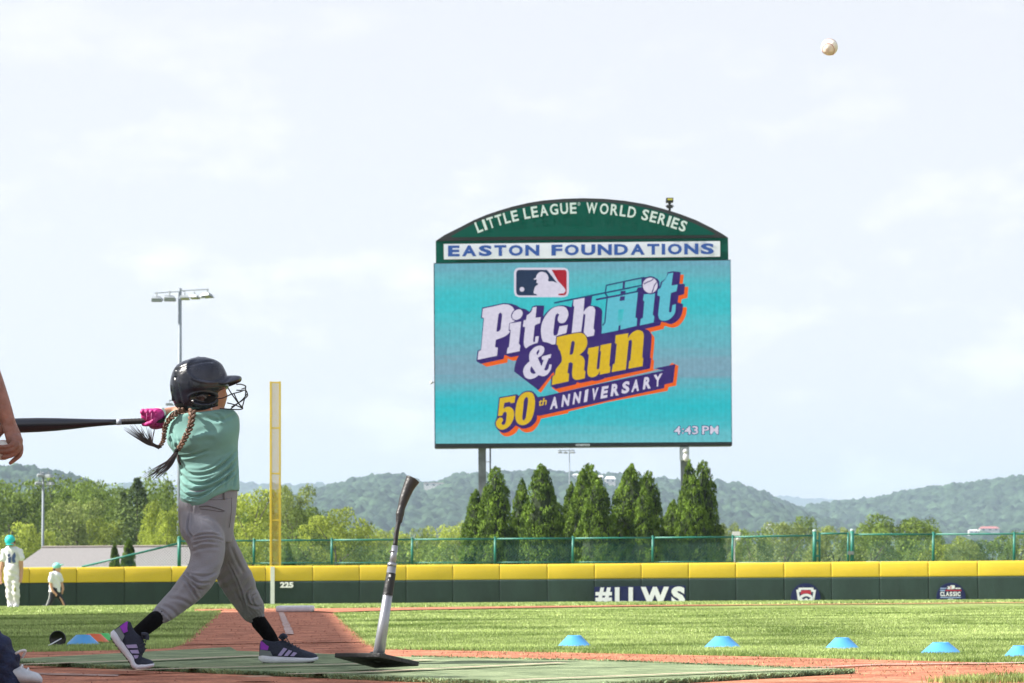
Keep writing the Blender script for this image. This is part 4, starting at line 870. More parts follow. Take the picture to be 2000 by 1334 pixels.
# woods behind them that read as one mass
def wood(name, prof, Y0, Y1, n, kind, size, rad, zdrop, label):
    px = np.array([p[0] for p in prof], float); py = np.array([p[1] for p in prof], float); k = int(n/90)
    Y = rng.uniform(Y0, Y1, k); X = rng.uniform(px[0], px[-1], k); yt = np.interp(X, px, py)
    wx = (X-1000)/F*Y; zt = CZ + (1123.5-(X-1000)*.007-yt)/F*Y; zb = -4.5
    u = rng.uniform(0, 1, k)**.6; z = zb+(zt-zb)*u*rng.uniform(.86, 1.0, k)-rad*.8; z = z+rad*.5*np.sin(X*.13); r = rad*rng.uniform(.6, 1.25, k)
    V, Fq = lobes_leaves(np.stack([wx, Y, z], 1), r, n, size); o = mesh_np(name, V, Fq, LEAF[kind]); tag(o, label, 'woods', kind='stuff')
wood('woodland', [(-260, 945), (0, 940), (60, 943), (110, 934), (190, 938), (240, 934), (330, 938), (350, 955), (420, 995)], 240, 275, 90000, 'mid', .17, 1.7, 0, 'dense green woods behind the grey roofed building at the left')
wood('woodland', [(400, 990), (450, 972), (520, 968), (590, 975), (640, 992), (690, 1020), (720, 1050)], 200, 250, 26000, 'mid', .16, 1.7, 0, 'taller green woods on both sides of the foul pole')
wood('woodland', [(430, 1010), (520, 1000), (600, 1010), (700, 1030), (900, 1030), (1420, 1030)], 290, 380, 40000, 'light', .2, 2.0, 0, 'light green woods in the valley behind the scoreboard trees')
wood('woodland', [(380, 1060), (600, 1062), (700, 1065), (900, 1062)], 190, 215, 14000, 'mid', .15, 1.4, 0, 'low green undergrowth seen through the fence left of the scoreboard')
wood('woodland', [(1400, 1050), (1500, 1048), (1600, 1045), (1700, 1040), (1850, 1062), (2000, 1055), (2260, 1050)], 270, 340, 30000, 'olive', .18, 1.9, 0, 'olive green woods behind the fence at the right')

# ------------------------------------------------------------------ hills
FOR_ = {}
def forest_mat(name, a, b_):
    m = mat(name, a, .95, .3, .05, 1.0, .35, col2=b_, coord='World', island=0, spec=.05, detail=12); nt = m.node_tree; b = nt.nodes['Principled BSDF']; lk = b.inputs['Base Color'].links[0]; src = lk.from_socket
    g = N(nt, 'ShaderNodeNewGeometry'); v = N(nt, 'ShaderNodeTexVoronoi'); v.inputs['Scale'].default_value = .11; nt.links.new(g.outputs['Position'], v.inputs['Vector']); sx = N(nt, 'ShaderNodeSeparateColor'); nt.links.new(v.outputs['Color'], sx.inputs[0])
    mr = N(nt, 'ShaderNodeMapRange'); mr.inputs['To Min'].default_value = .6; mr.inputs['To Max'].default_value = 1.5; nt.links.new(sx.outputs[0], mr.inputs[0]); vm = N(nt, 'ShaderNodeVectorMath', operation='SCALE'); nt.links.new(src, vm.inputs[0]); nt.links.new(mr.outputs[0], vm.inputs['Scale']); nt.links.new(vm.outputs[0], b.inputs['Base Color']); return m
def hill(name, ridge, Yr, Yb, rise=.75, cell=1.7, crown=7, m=None, ybase=-5, seed=0, big=9.5):
    px = np.array([p[0] for p in ridge], float); py = np.array([p[1] for p in ridge], float)
    X0 = (px[0]-1000)/F*Yr; X1 = (px[-1]-1000)/F*Yr; nx = int((X1-X0)/cell); ny = int((Yr*1.06-Yb)/(cell*1.5))
    x = np.linspace(X0, X1, nx); y = np.linspace(Yb, Yr*1.06, ny); XX, YY = np.meshgrid(x, y)
    pxx = 1000+x/Yr*F; zr = CZ + (1123.5-(pxx-1000)*.007-np.interp(pxx, px, py))/F*Yr - crown*1.3
    t = np.clip((YY-Yb)/(Yr-Yb), 0, 1); base = ybase+(zr[None, :]-ybase)*(t**rise)
    rs = np.random.default_rng(seed)
    def vn(X, Y, s, sd):       # smooth value noise
        r2 = np.random.default_rng(sd); G = r2.uniform(-1, 1, (128, 128)); u = X/s % 127; v = Y/s % 127; i = u.astype(int); j = v.astype(int); fu = u-i; fv = v-j; fu = fu*fu*(3-2*fu); fv = fv*fv*(3-2*fv)
        return (G[i, j]*(1-fu)+G[(i+1) % 128, j]*fu)*(1-fv)+(G[i, (j+1) % 128]*(1-fu)+G[(i+1) % 128, (j+1) % 128]*fu)*fv
    env = t*(1-t)*4+.0; Z = base + env*(vn(XX+500, YY, 190, seed+1)*16+vn(XX, YY, 85, seed+2)*7)
    over = YY > Yr; Z = np.where(over, base-(YY-Yr)*.5, Z)
    # tree crowns: domes on a jittered lattice
    def domes(s, hgt, sd):
        r2 = np.random.default_rng(sd); J = r2.uniform(.1, .9, (97, 97, 2)); Hh = r2.uniform(.35, 1.0, (97, 97)); best = np.full(XX.shape, 9.); hh = np.zeros(XX.shape); ci = np.floor(XX/s).astype(int); cj = np.floor(YY/s/1.2).astype(int)
        for a in (-1, 0, 1):
            for b_ in (-1, 0, 1):
                jx = J[(ci+a) % 97, (cj+b_) % 97, 0]; jy = J[(ci+a) % 97, (cj+b_) % 97, 1]; d = np.hypot(XX-(ci+a+jx)*s, (YY-(cj+b_+jy)*s*1.2)/1.2)/s
                q = d < best; best = np.where(q, d, best); hh = np.where(q, Hh[(ci+a) % 97, (cj+b_) % 97], hh)
        return hgt*hh*np.sqrt(np.clip(1-(best/.75)**2, 0, 1))
    Z = Z + domes(big, crown, seed+5) + domes(big*.45, crown*.35, seed+6) + domes(big*2.1, crown*.5, seed+7) + np.random.default_rng(seed+8).normal(0, crown*.075, XX.shape)
    V = np.stack([XX, YY, Z], -1).reshape(-1, 3); i = np.arange(nx-1); j = np.arange(ny-1); I, J2 = np.meshgrid(i, j); k = J2*nx+I
    Fq = np.stack([k, k+1, k+nx+1, k+nx], -1).reshape(-1, 4); o = mesh_np(name, V, Fq, m, None, True); tag(o, kind='structure'); return o
FH = forest_mat('wooded hillside', (.007,.020,.014), (.048,.082,.044))
hill('hills', [(-400, 900), (-100, 902), (0, 905), (45, 905), (90, 914), (130, 920), (165, 933), (195, 952), (230, 990), (280, 1080)], 1900, 1250, m=FH, seed=1, cell=1.3, big=8, crown=6)
hill('hills', [(380, 1060), (480, 1010), (560, 975), (600, 962), (660, 947), (700, 937), (740, 931), (790, 928), (830, 944), (862, 946), (885, 930), (900, 926), (950, 927), (1000, 922), (1050, 917), (1100, 922), (1160, 925), (1200, 926), (1260, 932), (1300, 932), (1330, 940), (1400, 936), (1440, 941), (1480, 956), (1520, 973), (1560, 990), (1600, 1010), (1660, 1040)], 2700, 1750, m=FH, seed=11, cell=1.7)
hill('hills', [(1420, 1060), (1480, 1010), (1560, 987), (1620, 979), (1700, 970), (1750, 960), (1800, 951), (1850, 945), (1900, 939), (1950, 930), (2000, 926), (2080, 905), (2300, 880)], 3100, 2000, m=FH, seed=21, cell=1.9)
hill('hills', [(-500, 950), (150, 950), (240, 940), (300, 934), (340, 942), (400, 940), (470, 937), (500, 942), (570, 946), (592, 941), (640, 941), (665, 950), (760, 965), (900, 980)], 5200, 3900, m=FH, seed=31, cell=5, crown=11, big=20)
hill('hills', [(1100, 990), (1420, 972), (1500, 966), (1540, 967), (1580, 971), (1640, 978), (1750, 985), (2400, 985)], 8200, 7000, m=FH, seed=41, cell=10, crown=12, big=30)

# ------------------------------------------------------------------ houses, sheds
ROOFG = mat('grey shingle roof', (.215,.205,.20), .9, .12, 9, .4, 25, coord='World', detail=8)
WALLW = mat('white siding', (.60,.58,.55), .7); GLS = mat('window glass', (.03,.04,.05), .1)
from mathutils.bvhtree import BVHTree
HB_ = [BVHTree.FromPolygons([tuple(v.co) for v in o.data.vertices], [tuple(p.vertices) for p in o.data.polygons]) for o in S.objects if o.name.startswith('hills')]
def house(px0, px1, ytop, ybase, Y, label, roofm, wallm=None, flat=False, cat='house', name='house'):
    z0_ = None
    if Y > 1000:
        d_ = ray((px0+px1)/2, ybase).normalized(); hs_ = [b.ray_cast(CP, d_) for b in HB_]; hs_ = [h[0].y for h in hs_ if h[0] is not None]
        if hs_: Y = min(hs_)-14
    else: z0_ = -5
    a = P(px0, ybase, Y); b_ = P(px1, ybase, Y); zt = P((px0+px1)/2, ytop, Y).z; x0, x1, z0 = a.x, b_.x, a.z-3; w_ = x1-x0; d = min(w_, 9)
    if z0_ is not None: z0 = z0_
    t = thing(name, label, cat, ((x0+x1)/2, Y, z0)); wm = wallm or WALLW; eave = zt-.5 if flat else a.z+(zt-a.z)*.55
    MB().box((x0, Y, z0), (x1, Y+d, eave)).build('wall', wm, t)
    if flat: MB().box((x0-.3, Y-.3, eave), (x1+.3, Y+d+.3, eave+.5)).build('roof', roofm, t)
    else:
        mb = MB(); e = .5; mb.add([(x0-e, Y-e, eave-.1), (x1+e, Y-e, eave-.1), (x1+e, Y+d+e, eave-.1), (x0-e, Y+d+e, eave-.1), (x0+w_*.12, Y+d/2, zt), (x1-w_*.12, Y+d/2, zt)], [(0, 1, 5, 4), (2, 3, 4, 5), (1, 2, 5), (3, 0, 4), (3, 2, 1, 0)]); mb.build('roof', roofm, t)
    n = max(2, int(w_/5)); ww = w_/n
    for i in range(n):
        cx = x0+ww*(i+.5); MB().box((cx-ww*.18, Y-.06, eave-(eave-a.z)*.75), (cx+ww*.18, Y+.02, eave-(eave-a.z)*.25)).build('window', GLS, t)
    return t
RP = mat('pale pink roof', (.50,.36,.34), .8); RW = mat('white metal roof', (.70,.72,.72), .5); RR = mat('red roof', (.42,.14,.12), .7)
house(828, 866, 943, 950, 2640, 'long pale pink building on the hill crest right of the batting tee', RP, flat=True, cat='building', name='hilltop_building')
house(1168, 1178, 928, 936, 2560, 'small white house left of the pair on the hilltop clearing', RW); house(1182, 1202, 930, 942, 2500, 'wider white house on the hilltop clearing behind the light pole', RW)
house(1118, 1140, 925, 932, 2620, 'pale house half hidden by trees on the hill crest', RW)
house(1498, 1508, 1024, 1031, 1300, 'tiny white house at the foot of the wooded hill', RW); house(1893, 1912, 1034, 1041, 1200, 'small white-roofed house below the right hill', RW); house(1915, 1952, 1028, 1037, 1250, 'long red-roofed building below the right hill', RR, cat='building')
house(1440, 1482, 1089, 1098, 330, 'low white shed seen through the fence left of the gate', RW, flat=True, cat='shed', name='shed'); house(1542, 1562, 1088, 1099, 335, 'small white shed just left of the gate post', RW, flat=True, cat='shed', name='shed'); house(1640, 1654, 1088, 1099, 340, 'tiny white shed seen through the gate', RW, flat=True, cat='shed', name='shed')
# white round sign / tank beside the arborvitae
sg = thing('sign', 'small white sign above a white ball behind the fence right of the arborvitae', 'sign', P(1436, 1100, 120)); a = P(1438, 1043, 120)
MB().box((a.x-.16, 119.9, a.z-.06), (a.x+.16, 120, a.z+.1)).build('sign_board', WHITE, sg); a = P(1442, 1052, 120); MB().blob(a, (.11, .11, .10), 12).build('white_ball', WHITE, sg, True); a = P(1434, 1100, 120); MB().bar((a.x, 120, a.z-1), (a.x, 120, P(1434, 1045, 120).z), .045, 8).build('sign_post', WHITE, sg)
# grey hip-roofed building behind the left-field wall
bd = thing('building', 'long low building with a grey shingled hip roof behind the left wall', 'building', P(230, 1104, 140)); BY = 140
rg0 = P(82, 1070, BY+5); rg1 = P(385, 1068.5, BY+5); e0 = P(28, 1108, BY); e1 = P(425, 1108, BY)
ez = e0.z; mb = MB(); mb.add([(e0.x, BY, ez), (e1.x, BY, ez), (e1.x, BY+10, ez), (e0.x, BY+10, ez), tuple(rg0), (rg1.x, rg1.y, rg0.z)], [(0, 1, 5, 4), (2, 3, 4, 5), (1, 2, 5), (3, 0, 4), (3, 2, 1, 0)])
rf = mb.build('roof', ROOFG, bd); MB().bar(rg0+Vector((0, 0, .03)), Vector((rg1.x, rg1.y, rg0.z+.03)), .07, 6).build('ridge_cap', mat('ridge cap', (.25,.22,.20), .9), rf)
MB().box((e0.x+.6, BY+.6, ez-3.2), (e1.x-.6, BY+9.4, ez-.05)).build('wall', mat('tan block wall', (.35,.30,.24), .9), bd)
MB().box((e0.x-.02, BY-.06, ez-.14), (e1.x+.02, BY-.004, ez+.02)).build('gutter', WHITE, bd)

# ------------------------------------------------------------------ light towers
POLE = mat('galvanised pole', (.20,.235,.27), .55, .1, 2, metal=.1, coord='World'); LAMPB = mat('lamp housing', (.30,.33,.35), .5, metal=.1); LAMPG = mat('lamp glass', (.62,.60,.45), .15)
def tower(label, px, ytop, Y, half0, half1, lamps, bar, zb=-5, name='light_tower'):
    tp = P(px, ytop, Y); k = Y/F; t = thing(name, label, 'light tower', (tp.x, Y, zb))
    MB().bar((tp.x, Y, zb), tuple(tp), half1*k, 12, half0*k).build('pole', POLE, t, True)
    for (xa, ya, xb, yb_) in bar: MB().bar(P(xa, ya, Y-.15), P(xb, yb_, Y-.15), .9*k, 6).build('crossarm', POLE, t)
    for (x, y, s, dx, ty) in lamps:
        c = P(x, y, Y-.2); s_ = s*k; g_ = Matrix.Rotation(D2R(dx), 3, 'Z') @ Matrix.Rotation(D2R(ty), 3, 'X')
        f = lambda p: c + g_ @ Vector(p)
        mb = MB(); r0 = [(-s_, -s_*.7, -s_*.45), (s_, -s_*.7, -s_*.45), (s_*1.25, s_*.7, -s_*.35), (-s_*.9, s_*.7, -s_*.35)]; r1 = [(-s_*.95, -s_*.65, s_*.22), (s_*.7, -s_*.65, s_*.22), (s_*.6, s_*.6, s_*.3), (-s_*.8, s_*.6, s_*.3)]
        mb.rings([[f(p) for p in r0], [f(p) for p in r1]]); h = mb.build('lamp', LAMPB, t, bevel=s_*.08)
        mb = MB(); mb.add([f((p[0]*.88, p[1]*.88, p[2]-s_*.04)) for p in r0], [(0, 3, 2, 1)]); mb.build('lamp_glass', LAMPG, h)
        if bar: MB().bar(f((0, 0, s_*.3)), c+Vector((0, 0, s_*1.1)), s_*.13, 6).build('bracket', LAMPB, h)
tower('tall grey light tower with a row of six lamps rising above the batter', 351.5, 563, 210, 3.4, 5.6, [(306, 583, 11, 8, 20), (331, 581.5, 12, 14, 20), (361, 581, 8.5, 0, -25), (380, 579.5, 9, -20, -20), (405, 576, 11, -35, -20), (394, 579, 7, -50, -10), (331, 789, 8, 10, 0)], [(302, 572.5, 350, 569.5), (352, 568, 408, 565), (352, 566, 362, 570), (331, 782, 350, 782)])
tower('slim grey light pole with four round lamps behind the roof at the left', 84.5, 922, 188, 2.2, 3.6, [(79.5, 928, 7.5, 25, 10), (95, 929, 7.5, -25, 10), (75, 943.5, 7, 25, 10), (98, 944, 7, -25, 10)], [(78, 925, 97, 925), (75, 940, 99, 940)])
tower('distant light pole with three lamps below the scoreboard', 1112, 877, 420, .8, 1.8, [(1094, 883, 4.6, 15, 10), (1104.5, 883.5, 4.4, 10, 10), (1118, 883, 4.8, -15, 10)], [(1090, 880, 1122, 879.5)])
# haze
hz = MB().box((-3600, -60, -9), (3600, 9300, 300)).build('haze', None); tag(hz, kind='stuff')
m = bpy.data.materials.new('haze air'); m.use_nodes = True; nt = m.node_tree; nt.nodes.clear(); vo = N(nt, 'ShaderNodeOutputMaterial'); pv = N(nt, 'ShaderNodeVolumePrincipled')
pv.inputs['Color'].default_value = (.64, .82, 1, 1); pv.inputs['Density'].default_value = .00016; pv.inputs['Anisotropy'].default_value = .1; nt.links.new(pv.outputs[0], vo.inputs['Volume']); hz.data.materials.append(m)
# ================================================================== BATTING MAT, TEE
MATG = mat('green artificial turf mat', (.19,.25,.14), .95, .16, 5, .6, 300, col2=(.32,.38,.22), coord='World', spec=.1); TAN = mat('tan painted mat line', (.52,.42,.30), .9, .25, 30, .5, 200, coord='World')
mpoly = [(-2.43, 13.1), (.21, 9.66), (1.29, 10.98), (.43, 12.35), (-.47, 13.25), (-1.40, 14.55), (-1.51, 15.35)]
mt = thing('batting_mat', 'large green artificial turf batting mat with tan lines lying on the clay', 'mat', (-.5, 12, 0))
mb = MB(); mb.rings([[Vector((x, y, .004)) for x, y in mpoly], [Vector((x, y, .016)) for x, y in mpoly]]); mb.build('mat_base', MATG, mt)
grain(MATG, 160, .78, 1.2)
PILE = mat('mat pile', (.10,.17,.085), .8, .18, 3, 0, col2=(.30,.39,.20), coord='World', island=.4, transl=.15)
def edge_fuzz(a, b, n):
    t = rng.uniform(0, 1, n); q = np.stack([a[0]+(b[0]-a[0])*t, a[1]+(b[1]-a[1])*t, rng.uniform(.004, .015, n)], 1); q[:, :2] += rng.normal(0, .006, (n, 2)); return q
q = np.concatenate([edge_fuzz(mpoly[0], mpoly[1], 9000), edge_fuzz(mpoly[1], mpoly[2], 4500), edge_fuzz(mpoly[2], mpoly[3], 3000), edge_fuzz(mpoly[3], mpoly[4], 2000)]); blades('mat_fringe', q, .011, .006, PILE, 1.1, mt)
def mxy(px, py): 
    d = ray(px, py); t = (.018-CZ)/d.z; p = CP + d*t; return Vector((p.x, p.y))
def mline(pts, hw, name='painted_line', m=TAN):
    pts = [mxy(*q) for q in pts]; V = []; Fq = []; pts2 = []
    for a, b in zip(pts, pts[1:]):
        for i in range(12): pts2.append(a.lerp(b, i/12))
    pts2.append(pts[-1])
    for i, q in enumerate(pts2):
        d = (pts2[min(len(pts2)-1, i+1)]-pts2[max(0, i-1)]).normalized(); n_ = Vector((-d.y, d.x)); w1 = hw*(1+.3*noise.noise(Vector((q.x*9, q.y*9, 0)))); a = q+n_*w1; b = q-n_*w1; V += [(a.x, a.y, .0235), (b.x, b.y, .0235)]
    Fq = [(i*2, i*2+1, i*2+3, i*2+2) for i in range(len(pts2)-1)]; return mesh_np(name, V, Fq, m, mt)
mline([(30, 1300), (300, 1291), (500, 1282.5), (620, 1278)], .045); mline([(244, 1311), (450, 1305), (700, 1298.5), (840, 1290.5)], .036); mline([(560, 1319), (700, 1315.5), (850, 1308), (1100, 1296)], .032); mline([(990, 1331), (1250, 1321), (1500, 1311), (1630, 1308)], .030)
for a, b in (((228, 1309.5), (262, 1312.5)), ((488, 1322.5), (514, 1325))): mline([a, b], .05, 'worn_patch', mat('worn tan patch', (.42,.24,.15), .95, .2, 20))
# tee
TY = 11.35; RUB = mat('black rubber', (.012,.012,.014), .55, .2, 12, .25, 60); ALU = mat('brushed aluminium', (.33,.34,.37), .38, .08, 10, metal=.7, coord='Object')
tee = thing('batting_tee', 'silver batting tee with a black rubber cup tipping over on its black base', 'batting tee', GP(738, 1300))
D_, R_, C_, L_ = P(733, 1305.5, 11.50), P(818, 1301, 11.40), P(741, 1284, 11.18), P(653, 1284, 11.35)
up = (R_-L_).cross(D_-C_).normalized(); up = up if up.z > 0 else -up
mb = MB(); mb.rings([[D_, R_, C_, L_], [q+up*.018 for q in (D_, R_, C_, L_)]]); mb.build('tee_base', RUB, tee, bevel=.003)
ctr = (D_+R_+C_+L_)/4 + up*.018
def tp(px, py, f): return P(px, py, 11.33+f*.14)
k = 11.4/F
pts = [ctr, tp(741, 1270, 0), tp(765.5, 1106, .45)]
MB().tube([ctr-up*.002, ctr+up*.02], [.045, .03], 16).build('tee_collar', RUB, tee, True)
MB().tube(pts, [11.6*k, 11.2*k, 8.4*k], 20).build('outer_tube', ALU, tee, True)
MB().tube([tp(765.2, 1107, .45), tp(766, 1100, .47)], 9*k, 20).build('tube_clamp', ALU, tee, True)
MB().tube([tp(765.5, 1106, .45), tp(771.5, 1066, .56)], [6.6*k, 6.2*k], 16).build('inner_tube', ALU, tee, True)
MB().tube([tp(767.2, 1080, .52), tp(767.8, 1078, .53)], 7*k, 16).build('tube_ring', mat('dark ring', (.1,.1,.1), .5), tee, True)
rod = catmull([tp(771.5, 1067, .56), tp(774.5, 1040, .63), tp(779, 1018, .7)], 4); MB().tube(rod, [4.6*k]*len(rod), 14).build('rubber_rod', RUB, tee, True)
cp = catmull([tp(779, 1020, .7), tp(781, 1005, .74), tp(783, 996, .77), tp(789, 975, .83), tp(798, 952, .9), tp(806.5, 936, .95)], 4); n_ = len(cp); rr_ = [6.2, 6.4, 7.0, 7.2, 8.5, 8.0, 8.0, 8.2, 7.6, 7.4, 8, 8.8, 9.4, 9.8, 10.2, 10.8, 11.4, 12.2, 13.0, 13.8, 14.4]
cup = MB().tube(cp, [rr_[min(i, 20)]*k for i in range(n_)], 24, False); 
dlast = (cp[-1]-cp[-2]).normalized(); rim = cup.v[-24:]; cc = cp[-1]
inner_ = [[cc+(v-cc)*.86+dlast*.002 for v in rim], [cc+(v-cc)*.80-dlast*.035 for v in rim], [cc+(v-cc)*.1-dlast*.04 for v in rim]]
cup.rings([list(rim)]+inner_, False, True); cup.build('rubber_cup', mat('worn black rubber', (.022,.021,.022), .45, .3, 25, .2, 90), tee, True)
lb = [tp(757.2, 1163, .28), tp(764.0, 1120, .4)]
def tube_label(a, b, ang0, ang1, r0, r1, name, m, par):
    ax_ = (b-a).normalized(); toc = (CP-a); toc = (toc-ax_*toc.dot(ax_)).normalized(); sd = ax_.cross(toc).normalized(); V = []; Fq = []; nn = 10
    for i in range(nn+1):
        t = D2R(ang0+(ang1-ang0)*i/nn); d = toc*math.cos(t)+sd*math.sin(t); V += [a+d*r0, b+d*r1]
    return mesh_np(name, [tuple(v) for v in V], [(i*2, i*2+1, i*2+3, i*2+2) for i in range(nn)], m, par, True)
tube_label(lb[0], lb[1], -82, 5, 10.0*k, 9.3*k, 'maker_label', RUB, tee) ; tube_label(lb[0], lb[1], 5, 82, 10.0*k, 9.3*k, 'maker_label', RUB, tee)
WL = mat('label print white', (.6,.6,.6), .5)
for y0, y1 in ((1124, 1129), (1133, 1136), (1142, 1143.5), (1150, 1156)):
    f0 = (1270-y0)/164; a = tp(741+24.5*f0, y0, .45*f0); f1 = (1270-y1)/164; b = tp(741+24.5*f1, y1, .45*f1); tube_label(b, a, -20, 25, 10.3*k, 10.2*k, 'label_print', WL, tee)

# ================================================================== TRAINING CONES, BALLS
def cone(label, px, yb, wpx, hpx, m, group='blue training cones on the grass', Y=None):
    if Y is None: p = GP(px, yb)
    else: p = P(px, yb, Y)
    s = p.y/F; R1 = wpx/2*s; R0 = R1*.38; H_ = hpx*s; t = thing('training_cone', label, 'cone', (p.x, p.y, p.z), group); n = 36; R = []
    for r, z in ((R1*1.0, 0), (R1, .004), (R1*.93, H_*.10), (R0*1.03, H_*.93), (R0*.93, H_), (R0*.78, H_), (R0*.82, H_*.90), (R1*.9, .002)):
        R.append([p+Vector((math.cos(a)*r, math.sin(a)*r, z)) for a in np.linspace(0, 2*np.pi, n, endpoint=False)])
    mb = MB(); mb.rings(R, False, False); mb.build('cone_body', m, t, True); return t, p, R1, R0, H_
CBl = mat('sky blue plastic', (.10,.40,.78), .4, .05, 3, spec=.5, transl=.15); COr = mat('orange plastic', (.80,.16,.05), .4, .05, 3, spec=.5, transl=.15); CGr = mat('lime green plastic', (.10,.62,.16), .4, .05, 3, spec=.5, transl=.15); CWh = mat('white cone edge', (.75,.78,.8), .5)
for lb_, px, yb, wd in (('blue cone nearest the middle of the picture below the hashtag banner', 1122, 1264, 66), ('blue cone second from the middle of the picture', 1411, 1266, 72), ('blue cone in front of the keystone emblem side of the wall', 1645, 1268.5, 68), ('largest blue cone standing near the edge of the grass below the CLASSIC emblem', 1838, 1277.5, 80), ('blue cone half cut off by the right edge of the picture', 1992, 1284, 62)):
    cone(lb_, px, yb+1, wd*1.10, 24, CBl)
for lb_, px, yb, wd, m, g_ in (('green cone at the back of the three coloured cones behind the rear shoe', 199, 1260, 74, CGr, 17.3), ('orange cone between the blue and the green one at the left', 183, 1261, 76, COr, 16.9), ('blue cone in front of the orange one at the left', 162, 1263, 76, CBl, 16.45)):
    t, p, R1, R0, H_ = cone(lb_, px, yb, wd, 23, m, 'coloured training cones at the left', Y=g_)
    R = []; 
    for r, z in ((R1+.002, 0), (R1+.003, .005), (R1*.96, .006)): R.append([p+Vector((math.cos(a)*r, math.sin(a)*r, z)) for a in np.linspace(0, 2*np.pi, 36, endpoint=False)])
    MB().rings(R, False, False).build('pale_rim', CWh, t, True)
# black disc with a pale stick
dk = thing('field_marker', 'small black round disc with a pale stick lying in the grass beside the cones', 'marker', GP(112, 1262)); c = P(112.5, 1248, 16.2); s = 16.2/F
mb = MB(); R = []
for r, y in ((14.5, .02), (16.2, .008), (16.4, 0), (15, -.006), (13.5, 0), (3, .008)): R.append([c+Vector((math.cos(a)*r*s, y, math.sin(a)*r*s)) for a in np.linspace(0, 2*np.pi, 32, endpoint=False)])
mb.rings(R); mb.build('disc', mat('black plastic', (.008,.008,.008), .35), dk, True)
MB().bar(P(93, 1262, 16.0), P(120, 1247, 16.1), 1.5*s, 8, .9*s).build('stick', mat('pale metal', (.7,.72,.76), .35, metal=.3), dk, True)
BALLW = mat('baseball leather', (.74,.72,.68), .6, .12, 30, .2, 80); STCH = mat('red stitching', (.35,.03,.03), .7)
def baseball(label, c, rot, r=.0365, dirt=False):
    t = thing('baseball', label, 'baseball', c); mb = MB(); mb.blob(c, r, 28, rot); mb.build('leather', BALLW if not dirt else mat('scuffed leather', (.60,.53,.44), .6, .35, 18, .3, 60, col2=(.74,.71,.66)), t, True)
    pts = []
    for i in range(73):
        a = 2*math.pi*i/72; b_ = .44*math.sin(2*a)*1.05; v = Vector((math.cos(a)*math.cos(b_*1.4), math.sin(a)*math.cos(b_*1.4)*.98, math.sin(b_*1.4+.0)))
        A_ = .40; v = Vector((math.cos(a)+A_*math.cos(3*a), math.sin(a)-A_*math.sin(3*a), 2*math.sqrt(A_)*math.sin(2*a))).normalized(); pts.append(c + rot @ (v*r*1.004))
    mb = MB(); mb.tube(pts, r*.018, 4)
    for i in range(0, 72, 1):
        a, b_ = pts[i], pts[i+1]; d = (b_-a).normalized(); nn = (a-c).normalized(); s_ = d.cross(nn); mb.bar(a+s_*r*.07+d*r*.03, a-s_*r*.07+d*r*.03, r*.016, 3)
    mb.build('seam', STCH, t); return t
baseball('white baseball flying high against the sky at the upper right', P(1620, 92, 12.2), Matrix.Rotation(.9, 3, 'X') @ Matrix.Rotation(.5, 3, 'Z'), dirt=True)

# ================================================================== THE BATTER
BY_ = 12.1
def K(px, py, dy=0.0): return P(px, py, BY_+dy)
kk = BY_/F
SKIN = mat('tanned skin', (.46,.235,.155), .5, .1, 14, .15, 90, spec=.35); SHIRT = mat('mint green T-shirt', (.18,.365,.33), .85, .08, 5, .08, 260, coord='World', sheen=.1, transl=.06); PANTS = mat('grey baseball trousers', (.235,.230,.260), .8, .07, 6, .25, 240, coord='World', sheen=.1); BLACK = mat('black knit sock', (.006,.006,.007), .95, .2, 30, .3, 120, spec=.12)
bat_p = thing('person', 'child batter in a black helmet and mint T-shirt finishing a swing, seen from behind', 'person', GP(440, 1302))
def ringpx(l, r, dy, depth, n=64, power=2.3, off=0.0):
    """elliptical section: leftmost and rightmost photograph points, depth as a share of the half width"""
    A = K(l[0], l[1], dy); B = K(r[0], r[1], dy); c = (A+B)/2 + Vector((0, off, 0)); u = (B-A)/2; v = Vector((0, u.length*depth, 0)); out = []
    for i in range(n):
        a = 2*math.pi*i/n; ca, sa = math.cos(a), math.sin(a); e = 2/power
        out.append(c + u*(math.copysign(abs(ca)**e, ca)) + v*(math.copysign(abs(sa)**e, sa)))
    return out
def smooth_rings(R, per=4):
    n = len(R[0]); cols = [catmull([r[j] for r in R], per) for j in range(n)]; return [[cols[j][i] for j in range(n)] for i in range(len(cols[0]))]
# --- body (one continuous surface)
def limb_tube(mb, pts, rad, n=16, per=4, rv=None):
    p = catmull(pts, per); k_ = len(pts); t = np.linspace(0, k_-1, len(p)); r = np.interp(t, range(k_), rad); mb.tube(p, list(r), n, rv=list(np.interp(t, range(k_), rv)) if rv else None); mb.blob(p[0], r[0], 12); mb.blob(p[-1], r[-1], 12)
mb = MB()
mb.rings(smooth_rings([ringpx((356, 800), (444, 800), 0, .6, 32), ringpx((340, 825), (455, 822), 0, .55, 32), ringpx((345, 880), (455, 880), 0, .55, 32), ringpx((366, 940), (452, 938), 0, .5, 32), ringpx((372, 985), (446, 982), 0, .5, 32), ringpx((376, 1025), (440, 1030), 0, .5, 32), ringpx((386, 1045), (434, 1050), 0, .5, 32)]))
limb_tube(mb, [K(408, 815, -.01), K(406, 800, -.01), K(404, 780, 0)], [.052, .050, .050])
mb.blob(K(402, 757, .0), (.082, .072, .100), 24)                                     # skull
mb.blob(K(417, 775, .0), (.058, .055, .062), 20)                                     # face and jaw
mb.blob(K(424, 790, .0), (.036, .034, .026), 14)
mb.blob(K(441, 772, .01), (.011, .012, .012), 10); mb.blob(K(437, 762, -.025), (.014, .014, .016), 10); mb.blob(K(436.5, 786, .0), (.012, .02, .008), 10)
